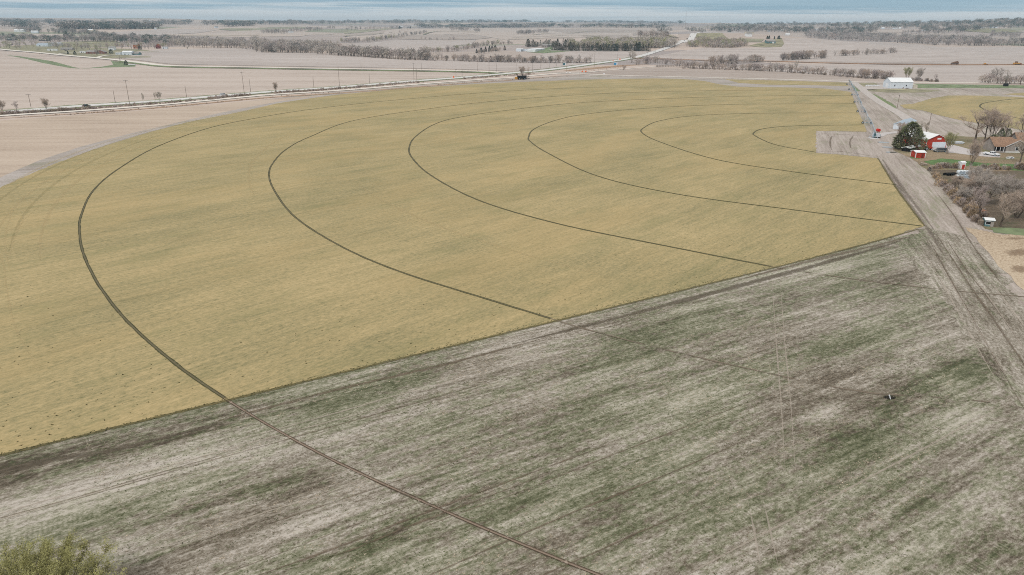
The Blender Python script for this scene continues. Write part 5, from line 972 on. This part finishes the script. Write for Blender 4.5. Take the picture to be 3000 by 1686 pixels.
o = thing('boat', 'pale upturned boat hull at the far side of the drive', 'boat', at(2803, 422), .1); part('hull', MB().prism([(-3, .3), (2.4, .2), (3.2, .8), (2.6, 1.), (-3, 1.)], -.9, .9), 'white_wall', o); part('trailer_frame', MB().box(-2.6, 2.6, -.5, .5, .05, .2), 'dark', o)
# yard fence
F0, F1 = at(2716, 499), at(2858, 651); fo = thing('wire_fence', 'sagging post and wire fence along the edge of the farmyard', 'fence', F0)
NP = 34
for k in range(NP):
    q = F0.lerp(F1, k / (NP - 1)) - F0; part('post', MB().tube([(q.x, q.y, -.2), (q.x + random.uniform(-.06, .06), q.y, 1.35)], .065, 6), 'wood_pole', fo)
for h in (.5, .85, 1.2): q = F1 - F0; part('wire', MB().tube([(0, 0, h), (q.x, q.y, h)], .012, 4), 'galvanised', fo)

# ------------------------------------------------------------------ the centre pivot
PP = at(2558, 406)
TW_PX = [(2539, 364), (2522.5, 330), (2512, 302.3), (2504, 280.5), (2495, 264.5), (2488, 249.5)]
TP = [at(*p) for p in TW_PX]
pv = thing('pivot_irrigator', 'long wheeled centre pivot irrigation arm at the edge of the turf', 'irrigator', PP)
for sx in (-1, 1):
    for sy in (-1, 1): part('pivot_leg', MB().tube([(sx * 1.5, sy * 1.5, 0), (sx * .25, sy * .25, 3.7)], .09, 6), 'galvanised', pv)
part('riser', MB().tube([(0, 0, 0), (0, 0, 4.3)], .14, 8), 'galvanised', pv); part('base_pad', MB().box(-1.9, 1.9, -1.9, 1.9, 0, .15), 'concrete', pv)
for h in (1.2, 2.4): k = 1.5 - 1.25 * h / 3.7; part('brace', MB().box(-k, k, -k - .04, -k + .04, h, h + .08).box(-k, k, k - .04, k + .04, h, h + .08), 'galvanised', pv)
prev = Vector((0, 0, 3.9)); LV = [t_ - PP for t_ in TP]
ends = LV + [LV[-1] + (LV[-1] - LV[-2]) * .45]
for k, e_ in enumerate(ends):
    last = k == len(ends) - 1; b = Vector((e_.x, e_.y, 3.9 if not last else 3.8)); d = (b - prev); L = d.length; d.normalize(); n_ = Vector((-d.y, d.x, 0))
    NS = 10; arc = [prev + d * (L * i / NS) + Vector((0, 0, (0 if last else 1.15) * math.sin(math.pi * i / NS))) for i in range(NS + 1)]
    sp_ = part('span_pipe', MB().tube(arc, .115, 8), 'galvanised', pv, True)
    m = MB(); lo = []
    for i in range(1, NS):
        for s in (-1, 1):
            c = arc[i] + n_ * s * .75 - Vector((0, 0, 1.15)); lo.append((s, c)); m.tube([arc[i], c], .035, 4)
            if i < NS - 1: m.tube([arc[i + 1], c], .03, 4)
        m.tube([lo[-2][1], lo[-1][1]], .03, 4)
    for s in (-1, 1):
        pts = [arc[0]] + [c for q, c in lo if q == s] + [arc[-1]]
        m.tube(pts, .03, 4)
    if not last: part('truss', m, 'galvanised', sp_, fix=False)
    m = MB()
    for i in range(1, NS * 2): c = arc[i // 2].lerp(arc[min(i // 2 + 1, NS)], .5 * (i % 2)); m.tube([c, c - Vector((0, 0, 2.0))], .02, 4)
    part('sprinkler_drops', m, 'dark', sp_, fix=False)
    if not last:
        f_ = Vector((e_.x, e_.y, 0)); wdir = n_
        A_, B_ = f_ - wdir * 2.1, f_ + wdir * 2.1
        beam = part('base_beam', MB().tube([A_ + Vector((0, 0, .75)), B_ + Vector((0, 0, .75))], .1, 6), 'galvanised', pv)
        for q in (A_, B_):
            for s in (-.35, .35): part('tower_leg', MB().tube([q + Vector((0, 0, .75)), b + d * s], .06, 5), 'galvanised', pv)
            w_ = part('wheel', MB().cyl(q + Vector((0, 0, .66)), d, .66, .42, 16), 'rubber', pv); part('rim', MB().cyl(q + Vector((0, 0, .66)), d, .38, .46, 10), 'galvanised', w_)
        part('motor_box', MB().box(f_.x - .2, f_.x + .2, f_.y - .2, f_.y + .2, .6, 1.0), 'teal', pv)
    prev = b
pu = thing('pump_engine', 'pale blue pump engine housing at the foot of the pivot', 'engine', at(2566, 404.5), .1)
part('housing', MB().prism([(-1.5, .5), (1.5, .5), (1.5, 1.7), (.9, 2.2), (-1.2, 2.2), (-1.5, 1.7)], -.8, .8), 'white_wall', pu); part('radiator', MB().box(1.5, 1.75, -.7, .7, .5, 1.7), 'teal', pu); part('skid', MB().box(-1.8, 1.8, -.9, .9, 0, .45), 'dark', pu); part('exhaust', MB().tube([(.2, 0, 2.2), (.2, 0, 3.1)], .07, 6), 'rust', pu)
rd = thing('fuel_tank', 'round red fuel tank end raised above the pump engine', 'tank', at(2570, 399.5), 0); part('tank_body', MB().cyl((0, 0, 2.9), (-.25, 1, 0), .72, 1.6, 20), 'signal_red', rd)
for sx in (-.6, .6):
    for sy in (-.6, .6): part('leg', MB().tube([(sx, sy, 0), (sx * .8, sy, 2.2)], .06, 5), 'dark', rd)
pg = thing('panel_post', 'dark green control panel post left of the pump engine', 'control panel', at(2561.5, 406), 0); part('post', MB().tube([(0, 0, 0), (0, 0, 3.2)], .1, 6), 'teal', pg); part('panel', MB().box(-.4, .4, -.15, .15, 1.2, 2.6), 'teal', pg)

# ------------------------------------------------------------------ poles, signs, posts
def pole(label, px, py, hpx, arms=1, group=None, name='utility_pole'):
    h = hm(px, py, hpx); o = thing(name, label, 'pole', at(px, py), 0.9, group); part('shaft', MB().tube([(0, 0, -.3), (0, 0, h)], [.17, .11], 8), 'wood_pole', o)
    for k in range(arms):
        z = h - .5 - k * 1.2; a = part('crossarm', MB().box(-1.4, 1.4, -.09, .09, z, z + .16), 'wood_pole', o)
        for x in (-1.25, -.6, .6, 1.25): part('insulator', MB().tube([(x, 0, z + .16), (x, 0, z + .4)], .06, 6), 'galvanised', a)
    return o
BIG = [(91, 315, 40), (380, 306.6, 72), (716.5, 280.7, 70), (995, 258, 62), (1213, 239, 53), (1433, 225, 43), (1560, 214, 30), (1660, 213, 34), (1741, 197, 46), (1809, 179, 36)]
for k, (x, y, hp) in enumerate(BIG): pole(f'tall wooden power pole, {ORD[k]} from the left along the near side of the highway', x, y, hp, 1, 'tall poles beside the highway')
SM = [(338, 302, 38), (547, 287, 35), (734.6, 271, 39), (919.6, 258, 33), (1083, 246, 30), (1221, 238, 36), (1336, 228, 24), (1354, 225.5, 18)]
for k, (x, y, hp) in enumerate(SM): pole(f'thin wooden pole, {ORD[k]} from the left on the field side of the highway', x, y, hp, 1 if k > 4 else 0, 'thin poles on the field side of the highway')
GP = [(1058, 201.5, 14), (1235, 206, 20), (1399.5, 208, 23), (1455, 212, 26), (1512, 208, 22), (1584, 203, 20), (1609, 200, 18), (1630, 196, 20)]
for k, (x, y, hp) in enumerate(GP): pole(f'slim pole, {ORD[k]} from the left along the gravel road end', x, y, hp, 0, 'slim poles along the gravel road')
HP = [(1895, 170, 16), (1920, 160, 20), (1943, 152, 18), (1963, 142, 18), (1980, 134, 16)]
for k, (x, y, hp) in enumerate(HP): pole(f'small pole, {ORD[k]} from the foot of the hill road', x, y, hp, 0, 'small poles up the hill road')
pole('leaning pale pole in the fallow ground left of the second turf field', 2628, 318, 40, 1); pole('wooden pole at the right edge above the farmhouse', 2996, 392, 46, 1); pole('slim pole above the red barn beside the fallow ground', 2722, 366, 34, 0); pole('grey pole among the trees left of the white barn', 2525, 231, 26, 0)
def sign(label, px, py, hpx, c='orange'):
    h = hm(px, py, hpx); o = thing('road_sign', label, 'sign', at(px, py), random.uniform(-.3, .1)); part('post', MB().tube([(0, 0, 0), (0, 0, h * .6)], .06, 5), 'galvanised', o)
    q = h * .5; m = MB().prism([(0, h - 2 * q), (q, h - q), (0, h), (-q, h - q)], -.04, .04); part('panel', m, c, o)
sign('orange diamond road work sign beside the left highway', 1329, 230, 7); sign('orange work sign at the lane junction, left one', 1706, 213, 6); sign('orange work sign at the lane junction, right one', 1716, 213, 6); sign('orange work sign on the highway right of the blue toilet', 1816, 177, 6); sign('small orange work sign at the highway before the blue toilet', 1796, 180, 4)
for k, (x, y) in enumerate(((1609, 190), (1630, 189), (1676, 190))):
    o = thing('white_vent_pipe', f'white vent post, {ORD[k]} from the left behind the highway verge', 'post', at(x, y), 0, 'white posts behind the highway'); part('pipe', MB().tube([(0, 0, 0), (0, 0, 4.5)], .2, 8), 'white_paint', o); part('cap', MB().cyl((0, 0, 4.6), (0, 0, 1), .45, .5, 8), 'white_paint', o)
for lab, x, y, mt in (('blue and white portable toilet beside the highway', 1803, 191, 'blue'), ('teal and white control cabinet behind the highway', 1653, 192, 'teal')):
    w = hm(x, y, 7); o = thing('portable_toilet' if mt == 'blue' else 'control_cabinet', lab, 'cabinet', at(x, y), .2); part('box', MB().box(-w * .6, w * .3, -w * .4, w * .4, 0, w), mt, o); part('door', MB().box(w * .3, w * .75, -w * .4, w * .4, 0, w * .95), 'white_paint', o); part('roof', MB().box(-w * .65, w * .8, -w * .45, w * .45, w * 1.0 + .01, w * 1.08), 'white_metal', o)
for k, (x, y) in enumerate(((1660, 216), (1670, 215.5), (1770, 218))):
    c = at(x, y); o = thing('concrete_barrier', f'white concrete barrier, {ORD[k]} from the left at the lane junction', 'barrier', c, .2, 'barriers at the lane junction'); part('block', MB().prism([(-.5, 0), (.5, 0), (.2, 1.1), (-.2, 1.1)], -1.6, 1.6), 'white_paint', o)
# trestle bridge on the trail
A_, B_ = at(1922, 196.5), at(2000, 198); br = thing('trestle_bridge', 'dark timber trestle footbridge where the trail meets the creek', 'bridge', A_, yaw2(A_, B_)); L = (B_ - A_).length
part('deck', MB().box(0, L, -1.6, 1.6, .2, .5), 'wood_pole', br)
for s in (-1.6, 1.6):
    part('rail', MB().box(0, L, s - .07, s + .07, 1.9, 2.1), 'dark', br)
    for k in range(18): x = L * k / 17; part('rail_post', MB().box(x - .1, x + .1, s - .1, s + .1, -1., 2.0), 'dark', br)
# earthmovers on the graded strip
o = thing('dump_truck', 'dark brown dump truck standing on the graded strip', 'truck', at(2795, 190.5), .05); part('bed', MB().prism([(-5, 2), (3, 2), (5, 5.8), (3.5, 5.2), (-4, 3)], -1.8, 1.8), 'machine_brown', o); part('chassis', MB().box(-5, 6, -1.2, 1.2, 1., 1.8), 'dark', o); part('cab', MB().box(3.6, 6, -1.3, 1.3, 1.8, 4.0), 'machine_brown', o)
for x in (-3.6, -1.6, 4.6):
    for s in (-1, 1): wheel_part(o, x, s * 1.5, .9, .6)
for nm, lab, x in (('bulldozer', 'orange bulldozer at the right end of the graded strip', 2978), ('grader', 'low yellow machine between the dump truck and bulldozer', 2886)):
    o = thing(nm, lab, 'machinery', at(x, 190.8), .1); k = 1.6 if nm == 'bulldozer' else .9
    part('hull', MB().box(-3 * k, 2.5 * k, -1.2 * k, 1.2 * k, .8, 2.0 * k), 'yellow_machine', o); part('cab', MB().box(-1.6 * k, .3 * k, -.9 * k, .9 * k, 2.0 * k, 3.2 * k), 'yellow_machine' if k < 1 else 'machine_brown', o); part('blade', MB().box(3.2 * k, 3.5 * k, -2 * k, 2 * k, .2, 1.6 * k), 'rust', o)
    for s in (-1, 1): part('track', MB().box(-2.8 * k, 2.4 * k, s * 1.4 * k - .3, s * 1.4 * k + .3, 0, 1.0 * k), 'dark', o)
building('dark_hut', 'small dark hut under trees at the right of the meadow', 'shed', (2944, 254), (2954, 254), 3, 2, .6, 'dark', 'dark', 'side', .1)
building('pale_caravan', 'pale caravan behind bare trees at the right edge', 'caravan', (2962, 240.5), (2978, 240.5), 3, 2.4, .3, 'white_wall', 'galvanised', 'side', .1)
o = thing('parked_trailer', 'low white trailer beside the dark round cedar', 'trailer', at(387, 192.5), -.1); part('bed', MB().box(-4.5, 4.5, -1.2, 1.2, .7, 1.6), 'white_paint', o); part('hitch', MB().tube([(4.5, 0, .8), (6, 0, .6)], .1, 5), 'dark', o)
for s in (-1, 1): wheel_part(o, -.8, s * 1.1, .5); wheel_part(o, .6, s * 1.1, .5)
# radio mast and water towers on the skyline
mp_ = at(2007, 86); hh = HC + rays([(2010, 33)])[0][2] * math.hypot(mp_.x, mp_.y) - mp_.z
ms = thing('radio_mast', 'thin lattice radio mast above the hilltop', 'mast', mp_); 
for k in range(3): w = 2.094 * k; part('leg', MB().tube([(math.cos(w) * .7, math.sin(w) * .7, 0), (math.cos(w) * .45, math.sin(w) * .45, hh)], .16, 4), 'rust' if k else 'grey_wall', ms)
m = MB()
for k in range(int(hh / 2.5)):
    a0, a1 = 2.094 * (k % 3), 2.094 * ((k + 1) % 3); m.tube([(math.cos(a0) * .6, math.sin(a0) * .6, k * 2.5), (math.cos(a1) * .6, math.sin(a1) * .6, k * 2.5 + 2.5)], .08, 4)
part('lattice', m, 'grey_wall', ms, fix=False)
for x, y, hp, lab in ((440, 70, 9, 'pale water tower on the left skyline'), (1313, 66, 11, 'left one of two water towers on the centre skyline'), (1331, 66, 11, 'right one of two water towers on the centre skyline')):
    h = max(20, min(40, hm(x, y, hp))); o = thing('water_tower', lab, 'water tower', at(x, y)); 
    for k in range(4): w = 1.57 * k + .78; part('leg', MB().tube([(math.cos(w) * 4, math.sin(w) * 4, 0), (math.cos(w) * 3, math.sin(w) * 3, h * .75)], .5, 5), 'grey_wall', o)
    part('tank', MB().tube([(0, 0, h * .66), (0, 0, h * .74), (0, 0, h * .92), (0, 0, h)], [2, 5.5, 5.5, .5], 14), 'white_wall', o, True)
# white standpipe in its wet hole
o = thing('standpipe', 'white plastic standpipe leaning in a dark wet hole in the stubble', 'pipe', at(2610, 1171), 0); part('pipe', MB().tube([(.0, 0, -.1), (-.28, .1, .62)], .075, 10), 'white_paint', o); part('pipe_collar', MB().tube([(-.26, .095, .57), (-.29, .104, .65)], .1, 10), 'white_paint', o)

# ------------------------------------------------------------------ weeds and crop residue, uncountable
plain('tuft_dark', (84, 82, 52), .95, .25, .5, world=True); plain('straw', (190, 176, 156), .95, .16, .5, world=True); plain('straw_brown', (112, 96, 78), .95, .2, .5, world=True); plain('weed', (92, 100, 62), .95, .22, .5, world=True)
def tufts(name, label, P, size, mat, blades=9, flat=.4):
    n = len(P); B = RNG.normal(size=(n, blades, 3)); B[:, :, 2] = np.abs(B[:, :, 2]) * flat + .15; B /= np.linalg.norm(B, axis=2, keepdims=True)
    L = size[0] + (size[1] - size[0]) * RNG.random((n, 1, 1)); L = L * (.6 + .6 * RNG.random((n, blades, 1))); c = P[:, None, :] + RNG.normal(size=(n, blades, 3)) * L * .3 * np.array([1, 1, 0])
    sd_ = np.cross(B, RNG.normal(size=B.shape)); sd_ /= np.linalg.norm(sd_, axis=2, keepdims=True); w = L * .22
    V = np.stack([c - sd_ * w, c + sd_ * w, c + B * L], 2).reshape(-1, 3); V[:, 2] = np.maximum(V[:, 2], P[0, 2] - .02)
    me = npmesh(name, V, np.arange(len(V)).reshape(-1, 3), mat); return tag(ob(name, me), label, 'weeds', kind='stuff')
def pxpts(n, fn):
    o = []
    while len(o) < n:
        q = fn()
        if q: o.append(q)
    return o
random.seed(77)
def edge_y(x): return 1336 - .2449 * x
def f1():
    x = random.uniform(-20, 2600); e_ = edge_y(x); y = e_ - abs(random.gauss(0, 1)) * 130 - 4
    return (x, y) if y > 470 and random.random() < .35 + .65 * mnoise.noise((x * .004, y * .008, 3)) + .2 else None
def f2():
    x = random.uniform(0, 520); y = random.uniform(820, 1330)
    return (x, y) if y < edge_y(x) - 5 else None
P = ats(pxpts(210, f1) + pxpts(50, f2)); P[:, 2] = .08
tufts('turf_weeds', 'scattered dark weed tufts dotting the yellow turf', P, (.09, .2), 'tuft_dark', 12, .3)
P = ats([(x + random.gauss(0, 4), edge_y(x) + random.gauss(0, 2.2)) for x in np.linspace(-50, 2620, 900)]); P[:, 2] = .08
tufts('turf_fringe', 'dark ragged grass fringe along the near edge of the turf', P, (.06, .18), 'tuft_dark', 8, .45)
def f3():
    # even over the ground of the near stubble
    a = random.uniform(-.62, .62); d = math.sqrt(random.uniform(48 ** 2, 125 ** 2)); return (d * math.sin(a), d * math.cos(a))
G = np.array([f3() for _ in range(60000)]); e_n = np.array([-ey, ex]) / math.hypot(ex, ey); sdist = (G - np.array(EDGE[0])) @ e_n; G = G[sdist < -1.0]
row = np.array([math.cos(ROW), math.sin(ROW)]); rn = np.array([-row[1], row[0]])
v_ = G @ rn; u_ = G @ row
msk = np.array([mnoise.noise((u * .03, v * .5, 2.)) + .6 * mnoise.noise((u * .1, v * .12, 7.)) for u, v in zip(u_, v_)])
lay = np.concatenate([G, np.full((len(G), 1), .05)], 1)
S1 = lay[(msk > .12)][:9000]; S2 = lay[(msk < -.12)][:8000]; S3 = lay[np.abs(msk) < .1][:9000]
tufts('straw_residue', 'pale straw residue strewn over the near stubble', S1, (.06, .16), 'straw', 5, .25); tufts('dead_weeds', 'brown dead weeds over the near stubble', S2, (.05, .13), 'straw_brown', 5, .4); tufts('green_weeds', 'low green weeds among the near stubble', S3, (.05, .13), 'weed', 6, .4)

# ------------------------------------------------------------------ air
hz = NT('haze_air'); hz.t.nodes.remove(hz.b); pvn = hz.n('ShaderNodeVolumePrincipled'); pvn.inputs['Color'].default_value = (.62, .84, 1.0, 1); pvn.inputs['Density'].default_value = 1.1e-4; pvn.inputs['Anisotropy'].default_value = .2
hz.l(pvn.outputs[0], hz.o.inputs['Volume'])
hb = 9900; ho = ob('haze', MB().box(-hb, hb, -hb, hb, -1.2, 153).mesh('haze', 'haze_air')); fixn(ho.data); tag(ho, 'pale haze in the distant air', 'haze', kind='stuff')
